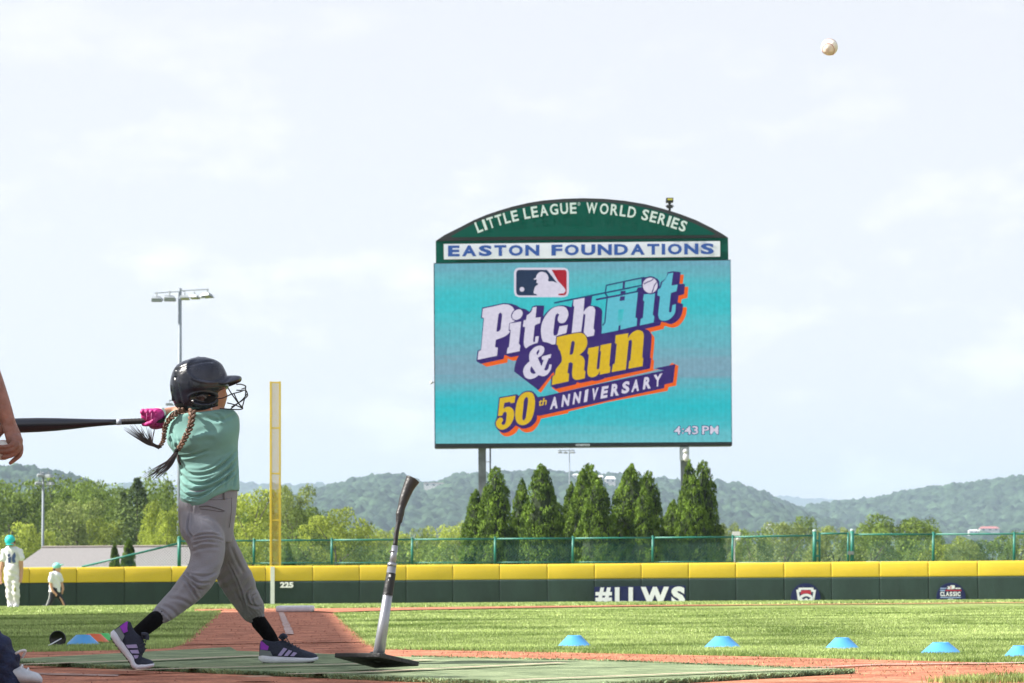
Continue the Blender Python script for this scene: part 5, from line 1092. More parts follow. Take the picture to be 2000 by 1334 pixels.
# arms: both reach across beyond the chest to the bat
limb_tube(mb, [K(350, 822, .04), K(356, 812, .13), K(348, 808, .19), K(330, 808, .18), K(306, 813, .12)], [.046, .038, .032, .028, .024])
limb_tube(mb, [K(446, 822, .05), K(425, 838, .2), K(380, 838, .29), K(345, 832, .26), K(305, 822, .17)], [.050, .046, .038, .031, .024])
limb_tube(mb, [K(400, 1010, -.04), K(398, 1075, -.10), K(385, 1140, -.14), K(335, 1185, -.22), K(275, 1231, -.30), K(262, 1245, -.32)], [.045, .046, .034, .022, .014, .012])
limb_tube(mb, [K(428, 1030, .06), K(440, 1085, .16), K(465, 1140, .26), K(495, 1195, .34), K(528, 1242, .385), K(535, 1256, .39)], [.040, .028, .024, .018, .014, .012])
body = remeshed(mb, .0065, 6); from_mesh('body', body, SKIN, bat_p, True)
# --- T-shirt
sec = [((389, 824), (433, 803), .62, 0), ((379, 818), (441, 799), .62, 0), ((362, 811), (450.5, 797.5), .60, 0), ((342, 813), (460, 804), .60, .0), ((329.5, 824), (466, 817), .62, .01), ((325, 843), (467, 838), .64, .01), ((328, 868), (465, 864), .64, 0), ((342.5, 891), (465, 888), .62, 0), ((350, 914), (466, 912), .64, 0), ((352, 940), (467, 933), .68, 0), ((352, 962), (467.5, 946), .75, 0), ((353, 976), (467.5, 955), .78, 0), ((357, 984), (466.5, 958.5), .76, 0)]
R = smooth_rings([ringpx(l, r, .0, d, 150, 2.25, o) for l, r, d, o in sec], 13)
mb = MB(); mb.rings(R, False, False); me = mb.mesh('shirt')
_co = np.empty(len(me.vertices)*3, np.float32); me.vertices.foreach_get('co', _co); _co = _co.reshape(-1, 3); _x, _y = topx(_co)
_near = np.clip((BY_+.02-_co[:, 1])/.03, 0, 1); _co[:, 2] -= _near*np.clip((_y-915)/45, 0, 1)*(11*np.exp(-((_x-388)/24.)**2)-3*np.exp(-((_x-448)/14.)**2))*kk; me.vertices.foreach_set('co', _co.ravel()); me.update()
def creases(x, y, lines, T):
    d = np.zeros(len(x), np.float32)
    for pts, w_, amp in lines:
        q = [Vector(T(p)) for p in pts]; q = catmull([Vector((p.x, p.y, 0)) for p in q], 3); best = np.full(len(x), 1e9, np.float32); sg = np.zeros(len(x), np.float32); tt = np.zeros(len(x), np.float32); n = len(q)-1
        for i in range(n):
            ax_, ay, bx, by = q[i].x, q[i].y, q[i+1].x, q[i+1].y; dx, dy = bx-ax_, by-ay; L2 = dx*dx+dy*dy+1e-9; t = np.clip(((x-ax_)*dx+(y-ay)*dy)/L2, 0, 1); ex = x-(ax_+dx*t); ey = y-(ay+dy*t); e = ex*ex+ey*ey; k_ = e < best; best = np.where(k_, e, best); sg = np.where(k_, np.sign(ex*dy-ey*dx), sg); tt = np.where(k_, (i+t)/n, tt)
        r = np.sqrt(best); end = np.clip(np.minimum(tt, 1-tt)*5, 0, 1)
        d += -amp*end*np.exp(-(r/w_)**2) + amp*.8*end*np.exp(-((r-w_*2.0)/(w_*1.2))**2)
    return d
TS = crop(280, 770, 3.733); TPn = crop(280, 970, 2.635)
SH_L = [([(255, 455), (330, 452), (410, 430), (480, 405)], 2.2, .0042), ([(262, 500), (330, 575), (440, 582), (540, 545), (630, 470), (690, 395)], 2.6, .0068), ([(300, 545), (400, 560), (500, 530), (600, 450)], 2.4, .0030),
        ([(268, 570), (330, 640), (440, 655), (540, 615), (620, 550), (695, 450)], 2.6, .0070), ([(262, 630), (320, 695), (420, 705), (520, 668), (590, 625), (660, 560), (696, 500)], 2.4, .0062), ([(268, 690), (320, 742), (400, 750), (470, 715), (530, 670)], 2.0, .0058), ([(280, 735), (340, 765), (400, 768)], 1.6, .0045),
        ([(185, 285), (205, 345), (232, 400)], 2.2, .0050), ([(205, 270), (235, 325), (262, 350)], 2.0, .0038), ([(180, 330), (195, 380), (215, 420)], 1.8, .0036), ([(235, 300), (250, 350), (240, 395)], 1.8, .003),
        ([(640, 560), (610, 610), (590, 690)], 2.2, .0040), ([(690, 530), (668, 600), (655, 690)], 2.2, .0046), ([(520, 130), (560, 165), (590, 215)], 2.6, .0042), ([(440, 150), (520, 190), (600, 180), (680, 140)], 3.2, .0030), ([(380, 330), (450, 300), (540, 310)], 5, -.0035), ([(560, 640), (520, 680), (470, 730)], 1.8, .0040)]
PA_L = [([(240, 75), (228, 130), (232, 180), (258, 214)], 1.3, .0055), ([(195, 165), (225, 215), (245, 262)], 2.4, .0050), ([(256, 212), (300, 196), (350, 192), (395, 203)], 1.7, .0052), ([(258, 226), (320, 214), (380, 217), (420, 232)], 1.8, .0046), ([(252, 250), (310, 232), (370, 236)], 2.2, .0040), ([(245, 285), (320, 262), (400, 262)], 2.6, .0026),
        ([(213, 388), (250, 425), (300, 445), (350, 438)], 2.0, .0062), ([(196, 405), (232, 450), (262, 500), (280, 530)], 2.4, .0056), ([(225, 395), (280, 408), (340, 405), (375, 388)], 2.0, .0046), ([(238, 430), (275, 470), (310, 480)], 1.9, .0046), ([(90, 560), (140, 575), (180, 620)], 3.0, .0028), ([(120, 520), (190, 530), (250, 560)], 3.2, .0030), ([(60, 570), (110, 600), (150, 640)], 2.0, .0028),
        ([(300, 120), (360, 155), (385, 190)], 3.4, .0030), ([(430, 330), (475, 420), (512, 520), (532, 610)], 1.5, .0045), ([(560, 470), (528, 500), (545, 550), (600, 575)], 2.0, .0052), ([(585, 500), (556, 520), (575, 560), (608, 562)], 1.8, .0046), ([(470, 480), (505, 545), (520, 600)], 2.2, .0036), ([(400, 420), (450, 510), (490, 580)], 3.0, .0024), ([(450, 250), (480, 330), (520, 400)], 2.6, .003)]
def folds(co, no):
    x, y = topx(co); d = np.zeros(len(x)); back = np.clip(-no[:, 1]*1.4+.25, .2, 1)
    # curved folds that sweep from the lower left hem up to the right side
    u = (x-352)/115; v = (y-860)/125
    ph = v*1.05 + .62*u*u*np.clip(v+.5, 0, 1.4) + .05*np.sin(u*5+v*3)
    low = np.clip((v+.15)*1.25, 0, 1)
    f = np.abs((ph*5.2+.25*np.sin(u*3.1)) % 1-.5)*2; d += low*(f**.8-.5)*.0045*(.55+.45*np.sin(u*2.6+v*5))
    f2 = np.abs((ph*9.7+.5+.3*np.sin(u*4.7)) % 1-.5)*2; d += low*(f2-.5)*.0022*(.5+.5*np.sin(u*6-v*7))
    # soft pulls across the shoulder blades
    g2 = np.sin((x*.055+y*.085)+1.3*np.sin(x*.021))*np.clip(.45-v, 0, 1); d += g2*.0065
    g3 = np.sin(x*.16-y*.05+2*np.sin(y*.03))*np.clip(1-np.abs(x-338)/26, 0, 1)*np.clip(1-np.abs(y-865)/55, 0, 1); d += g3*.005
    d -= .006*np.exp(-((x-400)**2)/260)*np.clip((.55-np.abs(v-.05)), 0, 1)          # hollow along the spine
    d += .010*np.exp(-((x-372)**2/700+(y-850)**2/500)) + .010*np.exp(-((x-436)**2/600+(y-846)**2/500))    # shoulder blades
    d += .010*np.clip((v-.78)*5, 0, 1)*np.clip(1.1-u, 0, 1)*np.clip(-no[:, 1], 0, 1)
    return d*back + creases(x, y, SH_L, TS)*1.25*np.clip(.2-no[:, 1]*1.6, 0, 1)
displace(me, folds); sh = from_mesh('shirt', me, SHIRT, bat_p, True)
md = sh.modifiers.new('thickness', 'SOLIDIFY'); md.thickness = .0035; md.offset = -1
# collar band
col_r = [ringpx((389, 822), (434, 801), 0, .64, 48, 2.2), ringpx((386, 824), (436.5, 802.5), 0, .68, 48, 2.2)]
MB().rings(col_r, False, False).build('collar', SHIRT, sh, True)
# sleeve of the lead arm, beyond the shoulder
mb = MB(); mb.tube(catmull([K(352, 826, .03), K(347, 828, .12), K(344, 826, .2)], 4), [.058, .060, .060, .058, .057, .056, .055, .054, .052], 24, False); mb.build('sleeve', SHIRT, sh, True)
# --- trousers
def legring(l, r, dy, depth=.9): return ringpx(l, r, dy, depth, 40, 2.1)
mb = MB()
mb.rings(smooth_rings([legring((353, 958), (464, 956), 0, .74), legring((351, 972), (463.5, 968), 0, .76), legring((349, 990), (462, 985), 0, .80), legring((348.5, 1010), (459.5, 1010), 0, .82), legring((351, 1035), (456, 1038), 0, .80), legring((362, 1056), (452, 1060), 0, .75)], 5))
mb.rings(smooth_rings([legring((352, 1000), (426, 1005), -.02), legring((353, 1035), (437, 1040), -.07), legring((366, 1062), (440, 1070), -.10), legring((372, 1084), (436, 1096), -.12), legring((364, 1110), (428, 1120), -.14, .95), legring((346, 1136), (418, 1140), -.16, .95), legring((333, 1153), (397, 1164), -.18), legring((316, 1172), (366, 1190), -.21), legring((303, 1187), (338, 1208), -.24), legring((297, 1193), (321, 1217), -.26), ], 5))
mb.rings(smooth_rings([legring((392, 1010), (459, 1010), .05), legring((398, 1045), (457, 1045), .10), legring((408, 1080), (472, 1080), .15), legring((417, 1105), (483, 1103), .20), legring((423, 1132), (495, 1126), .24), legring((440, 1160), (502, 1151), .28), legring((457, 1184), (512, 1172), .31), legring((472, 1204), (517, 1188), .34), legring((484, 1215), (515, 1199), .36)], 5))
pm = remeshed(mb, .0042, 5, 'trousers')
def pfold(co, no):
    x, y = topx(co); d = np.zeros(len(x)); vis = np.clip(.5-no[:, 1]*.7, .15, 1)
    rear = co[:, 1] < BY_+.06
    # creases radiating from the seat
    r = np.hypot((x-372)*.8, y-1058); th = np.arctan2(y-1058, x-372)
    d += np.where(rear, 1, .3)*np.sin(th*7+r*.05)*.0030*np.exp(-((r-26)/30)**2)*np.clip(x-362, 0, 30)/30
    # knee and shin creases of the rear leg
    q = (x-350)*.62+(y-1150)*.78; p_ = (x-350)*.78-(y-1150)*.62
    w1 = np.exp(-((y-1135)/34)**2); d += np.where(y > 1075, 1, 0)*w1*np.sin(q*.33+1.6*np.sin(p_*.05))*.0040
    d += np.where((y > 1150) & (x < 420), 1, 0)*np.sin((p_*.10)+np.sin(q*.08)*2)*.0032
    # gathers above both cuffs
    for cx, cy, ax_, ay in ((309, 1204, -.70, .71), (500, 1206, .55, .83)):
        s_ = (x-cx)*ax_+(y-cy)*ay; t_ = (x-cx)*ay-(y-cy)*ax_; wgt = np.exp(-((s_+7)/11)**2)*np.exp(-(t_/24)**2)
        d += wgt*(np.sin(t_*1.15+np.sin(s_*.3))*.0026+.004) - .006*np.exp(-((s_+3)/2.2)**2)*np.exp(-(t_/20)**2)
    # front leg: long folds
    d += np.where((~rear) & (y > 1070), 1, 0)*np.sin((x-(y-1100)*.55)*.20+np.sin(y*.045)*1.4)*.0016
    # seat: centre seam and soft hollows
    d -= .006*np.exp(-((x-(375-(y-1000)*.03))/1.6)**2)*np.where((y > 985) & (y < 1052), 1, 0)*np.clip(-no[:, 1], 0, 1)
    d += .0035*np.sin(x*.055+y*.09)*np.exp(-((y-1015)/35)**2)
    d -= .004*np.exp(-((y-973)/1.3)**2)*np.clip(-no[:, 1], 0, 1)
    return d*vis*.8 + creases(x, y, PA_L, TPn)*1.2*np.clip(.15-no[:, 1]*1.6, 0, 1)
displace(pm, pfold); tr = from_mesh('trousers', pm, PANTS, bat_p, True)
def onbody(pxpy, par, name, m, r, mesh_obj):      # thin cord laid on the visible side of a garment
    from mathutils.bvhtree import BVHTree
    me = mesh_obj.data; off = Vector(); q = mesh_obj.parent
    while q is not None: off += q.location; q = q.parent
    bv = BVHTree.FromPolygons([v.co + off for v in me.vertices], [p.vertices for p in me.polygons]); pts = []
    for x, y in pxpy:
        d = ray(x, y).normalized(); h = bv.ray_cast(CP+d*5, d)
        if h[0] is not None: pts.append(h[0]-d*r*.4)
    if len(pts) > 1: return MB().tube(catmull(pts, 3), r, 6).build(name, m, par, True)
PSEAM = mat('trouser seam', (.13,.12,.13), .85)
onbody([(389, 990), (402, 988), (418, 991), (430, 995), (439, 998)], tr, 'pocket_welt', PSEAM, .0024, tr); onbody([(391, 994), (410, 996), (428, 999), (437, 999)], tr, 'pocket_welt', PSEAM, .0015, tr)
onbody([(356, 972), (380, 974), (410, 976), (440, 975), (461, 971)], tr, 'waistband_seam', PSEAM, .0013, tr); onbody([(452, 972), (452, 1000), (448, 1030), (446, 1060), (437, 1100), (422, 1132)], tr, 'side_seam', PSEAM, .0012, tr)
onbody([(438, 958), (437, 966), (438, 976)], tr, 'belt_loop', PSEAM, .0045, tr)
# gathered elastic cuffs
def cuff(l, r, dy, name='cuff'):
    A_ = K(l[0], l[1], dy); B_ = K(r[0], r[1], dy); c = (A_+B_)/2; u = (B_-A_)/2; ax_ = Vector((-u.z, 0, u.x)).normalized(); 
    if ax_.z > 0: ax_ = -ax_
    R = []
    for t, s in ((-.012, .93), (-.006, 1.02), (0, 1.03), (.006, 1.02), (.011, .97), (.012, .85)):
        ring = []
        for i in range(96):
            a = 2*math.pi*i/96; g_ = 1+.035*math.sin(a*26)+.02*math.sin(a*11+1); ring.append(c+ax_*t+u*(math.cos(a)*s*g_)+Vector((0, u.length*.92*math.sin(a)*s*g_, 0)))
        R.append(ring)
    return MB().rings(R, False, False).build(name, PANTS, tr, True)
cuff((299.5, 1193), (320, 1215), -.26); cuff((486, 1213), (514.5, 1199), .36)
# --- socks
def sock(a, rad): mb = MB(); p = catmull(a, 5); mb.tube(p, list(np.interp(np.linspace(0, len(a)-1, len(p)), range(len(a)), rad)), 24); return mb.build('sock', BLACK, bat_p, True)
sock([K(318, 1197, -.25), K(303, 1210, -.275), K(286, 1224, -.30), K(268, 1239, -.32), K(254, 1252, -.34)], [.022, .0345, .032, .029, .029])
sock([K(496, 1198, .345), K(506, 1215, .36), K(519, 1232, .37), K(531, 1250, .37), K(536, 1264, .36)], [.022, .034, .031, .028, .029])
# --- shoes
SUP = mat('dark blue knit shoe', (.020,.026,.050), .75, .25, 40, .4, 180); SOLE = mat('white foam sole', (.66,.68,.76), .55, .08, 18); TREAD = mat('worn brown tread', (.075,.06,.055), .8, .3, 20); PURP = mat('violet heel patch', (.26,.02,.42), .45, .1, 8); STR = mat('lilac stripe', (.34,.28,.50), .4); GRYH = mat('grey heel counter', (.16,.19,.20), .5)
LACE = mat('dark lace', (.02,.025,.04), .8)
def shoe(origin, yaw, Ln, bend=0.0, sb=.66, yawroll=0.0, side=-1):
    """local: x heel->toe, y across, z up; bend lifts the heel about the ball of the foot"""
    Mx = Matrix.Rotation(yaw, 3, 'Z') @ Matrix.Rotation(yawroll, 3, 'X')
    def W_(x, y, z):
        x *= Ln; z *= Ln; y *= Ln; xb = sb*Ln
        if bend and x < xb+.02:
            t = min(1, (xb+.02-x)/.06); a = bend*t; dx = x-xb; X = xb+dx*math.cos(a)+z*math.sin(-a)*0 - z*math.sin(-a)*-1*0; 
            X = xb + dx*math.cos(a) + z*math.sin(a)*1.0*-(-1)*0 + z*math.sin(a)*0
            X = xb + dx*math.cos(a) + z*math.sin(a); Z = -dx*math.sin(a) + z*math.cos(a); x, z = X, Z
        return origin + Mx @ Vector((x, y, z))
    t = bpy.data.objects.new('shoe', None); COL.objects.link(t); t.parent = bat_p; t.location = origin - bat_p.location
    xs = np.linspace(0, 1, 36)
    wid = lambda x: .5*float(np.interp(x, [0, .03, .1, .25, .45, .65, .8, .92, .98, 1], [.13, .20, .27, .29, .28, .35, .38, .32, .2, .1]))*.92
    st = lambda x: float(np.interp(x, [0, .05, .2, .45, .7, .9, 1], [.115, .13, .115, .10, .088, .08, .095])); sb_ = lambda x: float(np.interp(x, [0, .06, .2, .75, .9, 1], [.05, .012, 0, 0, .015, .05]))
    ins = lambda x: .0
    R = []
    for x in xs:
        w_ = wid(x)*1.06; z0, z1 = sb_(x), st(x); R.append([W_(x, y, z) for y, z in ((-w_*.85, z0), (-w_, z0+.02), (-w_*1.02, (z0+z1)/2), (-w_*.97, z1), (0, z1), (w_*.97, z1), (w_*1.02, (z0+z1)/2), (w_, z0+.02), (w_*.85, z0), (0, z0))])
    MB().rings(R).build('sole', SOLE, t, True)
    mb = MB()
    for i in range(13):
        x0 = .07+i*.068; w_ = wid(x0)*.86; a = [W_(x0, -w_, sb_(x0)-.002), W_(x0+.045, -w_, sb_(x0+.045)-.002), W_(x0+.045, w_, sb_(x0+.045)-.002), W_(x0, w_, sb_(x0)-.002)]; b_ = [W_(x0, -w_, sb_(x0)-.018), W_(x0+.045, -w_, sb_(x0+.045)-.018), W_(x0+.045, w_, sb_(x0+.045)-.018), W_(x0, w_, sb_(x0)-.018)]; mb.rings([a, b_])
    mb.build('tread', TREAD, t)
    top = lambda x: float(np.interp(x, [0, .02, .08, .16, .26, .34, .42, .55, .70, .85, .95, 1], [.20, .36, .40, .37, .355, .37, .385, .315, .235, .185, .15, .11]))
    R = []
    for x in np.linspace(0.012, .985, 40):
        w_ = wid(x)*.96; z0, z1 = st(x)-.005, top(x); nar = float(np.interp(x, [0, .3, .45, .7, 1], [.52, .50, .42, .62, .8])); ring = []
        for a in np.linspace(0, math.pi, 15): c_ = math.cos(a); s_ = math.sin(a); f_ = (s_**.8); yy = -w_*(math.copysign(abs(c_)**.75, c_))*(1-(1-nar)*f_**1.2); ring.append(W_(x, yy, z0+(z1-z0)*f_))
        R.append(ring)
    mb = MB(); mb.rings(R); up_ = mb.build('upper', SUP, t, True)
    # side patches ride just outside the upper on the visible side
    def patch(name, pts, m, o=1.05):
        a = []; b_ = []
        for x, z in pts:
            f_ = min(1, max(0, (z-st(x))/(max(.02, top(x)-st(x))))); nar = float(np.interp(x, [0, .3, .45, .7, 1], [.52, .50, .42, .62, .8])); c_ = (1-f_**2.5)**.375 if f_ < 1 else 0; y = side*wid(x)*.96*(c_)*(1-(1-nar)*f_**1.2)
            a.append(W_(x, y*o+side*.016, z)); b_.append(W_(x, y*.85, z))
        mb = MB(); mb.rings([b_, a]); mb.build(name, m, t, bevel=0)
    for i in range(3):
        x = .34+i*.105; patch('stripe', [(x-.015, .125-.004*i), (x+.05, .12-.004*i), (x+.145-.02*i, .235-.035*i), (x+.085-.02*i, .255-.035*i)], STR)
    patch('heel_patch', [(.03, .23), (.155, .215), (.175, .28), (.135, .30), (.05, .37), (.03, .36)], PURP, 1.06); patch('heel_counter', [(.02, .125), (.24, .12), (.20, .20), (.03, .225)], GRYH, 1.055)
    mb = MB()
    for i in range(5):
        x = .45+i*.055; mb.tube([W_(x, -wid(x)*.42, top(x)-.03), W_(x+.01, 0, top(x)+.014), W_(x, wid(x)*.42, top(x)-.03)], .0024, 5)
    mb.tube(catmull([W_(.44, 0, .40), W_(.46, -.05, .43), W_(.50, -.08, .37), W_(.55, -.09, .28)], 4), .0022, 5); mb.tube(catmull([W_(.44, 0, .40), W_(.40, -.06, .45), W_(.36, -.08, .42), W_(.42, -.05, .39)], 4), .0022, 5)
    mb.build('laces', LACE, t); R = []
    mb = MB(); mb.tube(catmull([W_(.36, 0, .40), W_(.41, 0, .455), W_(.46, 0, .41)], 4), [.012*1.0]*9, 8, True); mb.build('tongue', SUP, t, True); return t
o1 = P(505.5, 1293.5, 12.42); o1.z = .017
shoe(o1, D2R(1), 115/F*12.42, 0, side=-1)
o2 = P(181, 1305, 11.68); o2.z = .017
shoe(o2, D2R(-4), .250, D2R(50), .74, side=-1)
# --- helmet
HB = mat('scuffed black helmet shell', (.007,.010,.022), .24, .5, 7, .10, 45, spec=.45, col2=(.016,.018,.028), coat=.15, detail=9); HD = mat('matte black padding', (.006,.006,.007), .9)
hel = bpy.data.objects.new('helmet', None); COL.objects.link(hel); hel.parent = bat_p; hel.location = K(395, 760)-bat_p.location
hs = [((372, 700.5), (402, 697.5), 1.2), ((357, 706), (420, 702.5), 1.0), ((345, 714), (432, 710), .95), ((337.5, 726), (439, 721), .95), ((333.5, 740), (444, 734), .95), ((332, 752), (446, 746), .95), ((333, 764), (446, 757), .95), ((335.5, 775), (436, 765), 1.0), ((338.5, 785), (433.5, 776), 1.0), ((344, 793), (433, 786), 1.0), ((352, 799), (431, 794), 1.02), ((364, 803.5), (424, 800), 1.15)]
R = smooth_rings([ringpx(l, r, .0, d*.88 if d != 1.2 else .8, 140, 2.1) for l, r, d in hs], 9)
topc = K(387, 696.2); mb = MB(); mb.rings([[topc + (p-topc)*.02 for p in R[0]], [topc+(p-topc)*.5+Vector((0, 0, -.0012)) for p in R[0]]]+R, True, False); hm = mb.mesh('shell')
def helm(co, no):
    x, y = topx(co); d = np.zeros(len(x)); side = np.clip(np.abs(no[:, 1])*2.2, 0, 1)
    # recessed side panel
    px_, py_ = (x-404)/36.0, (y-(722+ (x-404)*.10))/22.5; rr2 = np.abs(px_)**2.3+np.abs(py_)**2.1; st_ = 1/(1+np.exp((rr2-1)*14)); d -= .0050*st_*side
    # raised rim round it
    d += .0022*np.exp(-((rr2-1.25)/.22)**2)*side
    # ear opening
    ex, ey = (x-398)/25.0, (y-778)/11.5; c_, s_ = math.cos(.12), math.sin(.12); e2 = (ex*c_+ey*s_)**2+(ey*c_-ex*s_)**2; d -= .016/(1+np.exp((e2-.75)*9))*side; d += .003*np.exp(-((e2-1.35)/.3)**2)*side
    # back vent groove and crown ridges
    q = (x-343-(y-740)*.22); d -= .005*np.exp(-(q/3.2)**2)*np.where((y > 735) & (y < 792), 1, 0)
    q = (y-(716-(x-360)*.42+ (x-360)**2*.0035)); d -= .0035*np.exp(-(q/2.0)**2)*np.where((x > 343) & (x < 418), 1, 0)*side
    return d
displace(hm, helm); shl = from_mesh('shell', hm, HB, hel, True); md = shl.modifiers.new('t', 'SOLIDIFY'); md.thickness = .006; md.offset = -1
# brim
R = []
for i, (xl, yt, yb, hw) in enumerate(((424, 735, 755, .078), (434, 734, 756, .076), (444, 733.5, 756, .070), (454, 733, 752, .062), (463, 733.2, 747.5, .050), (469, 734.5, 743.5, .036), (471.5, 736.5, 740.5, .018))):
    c0 = K(xl, yt); c1_ = K(xl, yb); ring = []
    for a in np.linspace(0, math.pi, 17):
        y = math.cos(a)*hw; ring.append(Vector((c0.x, BY_+y, c0.z-(abs(math.cos(a))**2.2)*(c0.z-c1_.z)*.72)))
    for a in np.linspace(math.pi, 0, 17):
        y = math.cos(a)*hw*.97; ring.append(Vector((c0.x-.002, BY_+y, c0.z-.006-(abs(math.cos(a))**2.2)*(c0.z-c1_.z)*.72-.002)))
    R.append(ring)
MB().rings(smooth_rings(R, 3)).build('brim', HB, hel, True)
e_ = K(398, 779, -.076*1); MB().blob(e_+Vector((0, .020, 0)), (.050, .012, .021), 20).build('ear_hole', HD, hel, True); MB().tube([K(386, 775, -.085), K(396, 772, -.087), K(403, 777, -.087)], .0035, 6).build('ear_strap', mat('grey strap', (.10,.10,.11), .6), hel, True)
for x, y in ((376.5, 783), (413, 798.5)): MB().blob(K(x, y, -.092 if x < 400 else -.083), (.0045, .003, .0045), 10).build('screw', mat('steel screw', (.5,.5,.52), .3, metal=.8), hel, True)
mb = MB(); mb.rings(smooth_rings([ringpx((340, 790), (432, 786), 0, .80, 40), ringpx((346, 797), (430, 795), 0, .80, 40), ringpx((362, 805.5), (424, 803), 0, .85, 40), ringpx((366, 803), (420, 800), 0, .75, 40)], 3), False, True); mb.build('padding', HD, hel, True)
for (x, y, w_, h_) in ((341, 772, .013, .026), (338, 757, .010, .02)): MB().box((K(x, y).x-w_*.6, BY_-.045, K(x, y).z-h_), (K(x, y).x+w_*.4, BY_+.045, K(x, y).z+h_*.5)).build('back_vent', HD, hel, bevel=.004)
# face guard wires
WR = mat('black coated wire', (.012,.012,.018), .35)
fg_ = bpy.data.objects.new('face_guard', None); COL.objects.link(fg_); fg_.parent = hel; fg_.location = K(460, 775)-K(395, 760)
def wire(pts, r=.0026):
    o = MB().tube(catmull([K(x, y, d) for x, y, d in pts], 6), r, 7).build('x', WR, None, True); return o
ws_ = [[(424, 779, -.075), (436, 777, -.078), (452, 770, -.070), (468, 765.5, -.055), (479, 762, -.02), (483.5, 770, .0), (482, 775, .03), (472, 783, .06), (452, 795, .075)],
       [(462, 751, -.055), (470, 750.5, -.04), (479, 753.5, -.01), (479.5, 757, .02), (472, 760, .06)],
       [(479.5, 753, -.01), (479.5, 770, -.01), (476, 785, -.02), (473, 796, -.02)],
       [(445, 757, -.06), (453, 770, -.065), (466, 788, -.045), (473, 797, -.02)],
       [(457, 769, -.065), (465, 785, -.055), (473, 797, -.02)],
       [(429, 798, -.072), (445, 799, -.066), (462, 800, -.045), (472, 799, -.02), (474, 796, .0), (468, 790, .05)],
       [(444, 787, .05), (458, 790.5, .02), (473, 797, -.02)], [(483, 769, .0), (474, 780, -.03), (462, 790, -.05), (450, 799, -.062)], [(468, 765.5, -.055), (474, 763, .03), (462, 762, .07)]]
mbw = MB()
for q in ws_: mbw.tube(catmull([K(x, y, d) for x, y, d in q], 6), .0026, 7)
me = mbw.mesh('wire_cage'); off = bat_p.location+hel.location+fg_.location; me.transform(Matrix.Translation(-off))
cg = bpy.data.objects.new('wire_cage', me); bpy.data.objects.remove(fg_); COL.objects.link(cg); cg.parent = hel; cg.name = 'face_guard'; me.transform(Matrix.Translation(off-bat_p.location-hel.location)); me.materials.append(WR); me.shade_smooth()
# --- hair: two braids that fly with the swing
HAIR = mat('brown plaited hair', (.075,.036,.022), .45, .4, 30, .5, 160, col2=(.19,.10,.06), spec=.5, island=.3); HTIP = mat('dark loose hair', (.030,.020,.020), .5, .3, 20, 0, spec=.4, island=.3)
def braid(path, r0, r1, name='braid'):
    p = catmull([K(x, y, d) for x, y, d in path], 20); mb = MB(); acc = 0; last = p[0]; side = 1; L_ = sum((b-a).length for a, b in zip(p, p[1:])); run = 0
    for i in range(1, len(p)-1):
        run += (p[i]-p[i-1]).length; r = r0+(r1-r0)*run/L_
        if (p[i]-last).length < r*.62: continue
        last = p[i]; T = (p[i+1]-p[i-1]).normalized(); u = T.cross(Vector((0, 1, 0))).normalized(); v = u.cross(T); side = -side
        a = (T*1.0+u*side*-.75).normalized(); b_ = a.cross(v).normalized(); M = Matrix((a, b_, v)).transposed()
        mb.blob(p[i]+u*side*r*.42+v*rng.normal(0, .0006), (r*1.05, r*.56, r*.66), 10, M)
    for k_ in range(7):
        q = p[int(rng.integers(3, len(p)-6))]; d_ = Vector(rng.normal(0, 1, 3)); mb.tube([q, q+d_*.006, q+d_*.011+Vector((0, 0, -.01))], [.0006, .0006, .0003], 3)
    return mb.build(name, HAIR, bat_p, True)
def tail(root, ends, r, par, curve=.0):
    mb = MB(); R0 = K(*root)
    for (mx, my, md_), (ex, ey, ed) in ends:
        for j in range(5):
            jx, jy, jd = rng.normal(0, 1.6), rng.normal(0, 1.6), rng.normal(0, .006); p = catmull([R0+Vector(rng.normal(0, .003, 3)), K(mx+jx*.7, my+jy*.7, md_+jd), K(ex+jx*2.4, ey+jy*2.4, ed+jd*2)], 5); mb.tube(p, [r*(1-.85*(i/(len(p)-1))**1.5) for i in range(len(p))], 4)
    return mb.build('loose_ends', HTIP, par)
b1 = braid([(376, 799, -.085), (375, 812, -.105), (372, 832, -.112), (363, 852, -.112), (352, 872, -.115), (346, 879, -.116)], .0155, .010)
MB().blob(K(345, 880, -.117), (.010, .010, .010), 12).build('hair_tie', HD, b1, True)
tail((345, 882, -.117), [((330, 903, -.12), (288, 934, -.12)), ((333, 905, -.118), (300, 936, -.118)), ((326, 902, -.122), (283, 929, -.122)), ((336, 900, -.118), (312, 925, -.118)), ((330, 898, -.12), (296, 930, -.12)), ((334, 908, -.116), (308, 933, -.116))], .0036, b1)
b2 = braid([(368, 800, -.03), (352, 802, -.06), (340, 811, -.07), (328, 822, -.06), (321.5, 840, -.05), (320, 856, -.05), (315, 868, -.05), (309, 874, -.05)], .0135, .0085)
tail((310, 874, -.05), [((286, 866, -.05), (248, 838, -.05)), ((284, 862, -.05), (256, 836, -.05)), ((280, 864, -.05), (244, 842, -.05)), ((290, 860, -.05), (268, 834, -.05)), ((286, 858, -.05), (276, 838, -.05)), ((294, 862, -.05), (288, 840, -.05)), ((298, 866, -.05), (304, 832, -.05))], .0034, b2)
MB().tube(catmull([K(347, 888, -.05), K(349, 900, -.06), K(353, 908, -.06)], 4), [.006]*5+[.005]*3+[.002], 6).build('hair_strand', HTIP, bat_p, True)
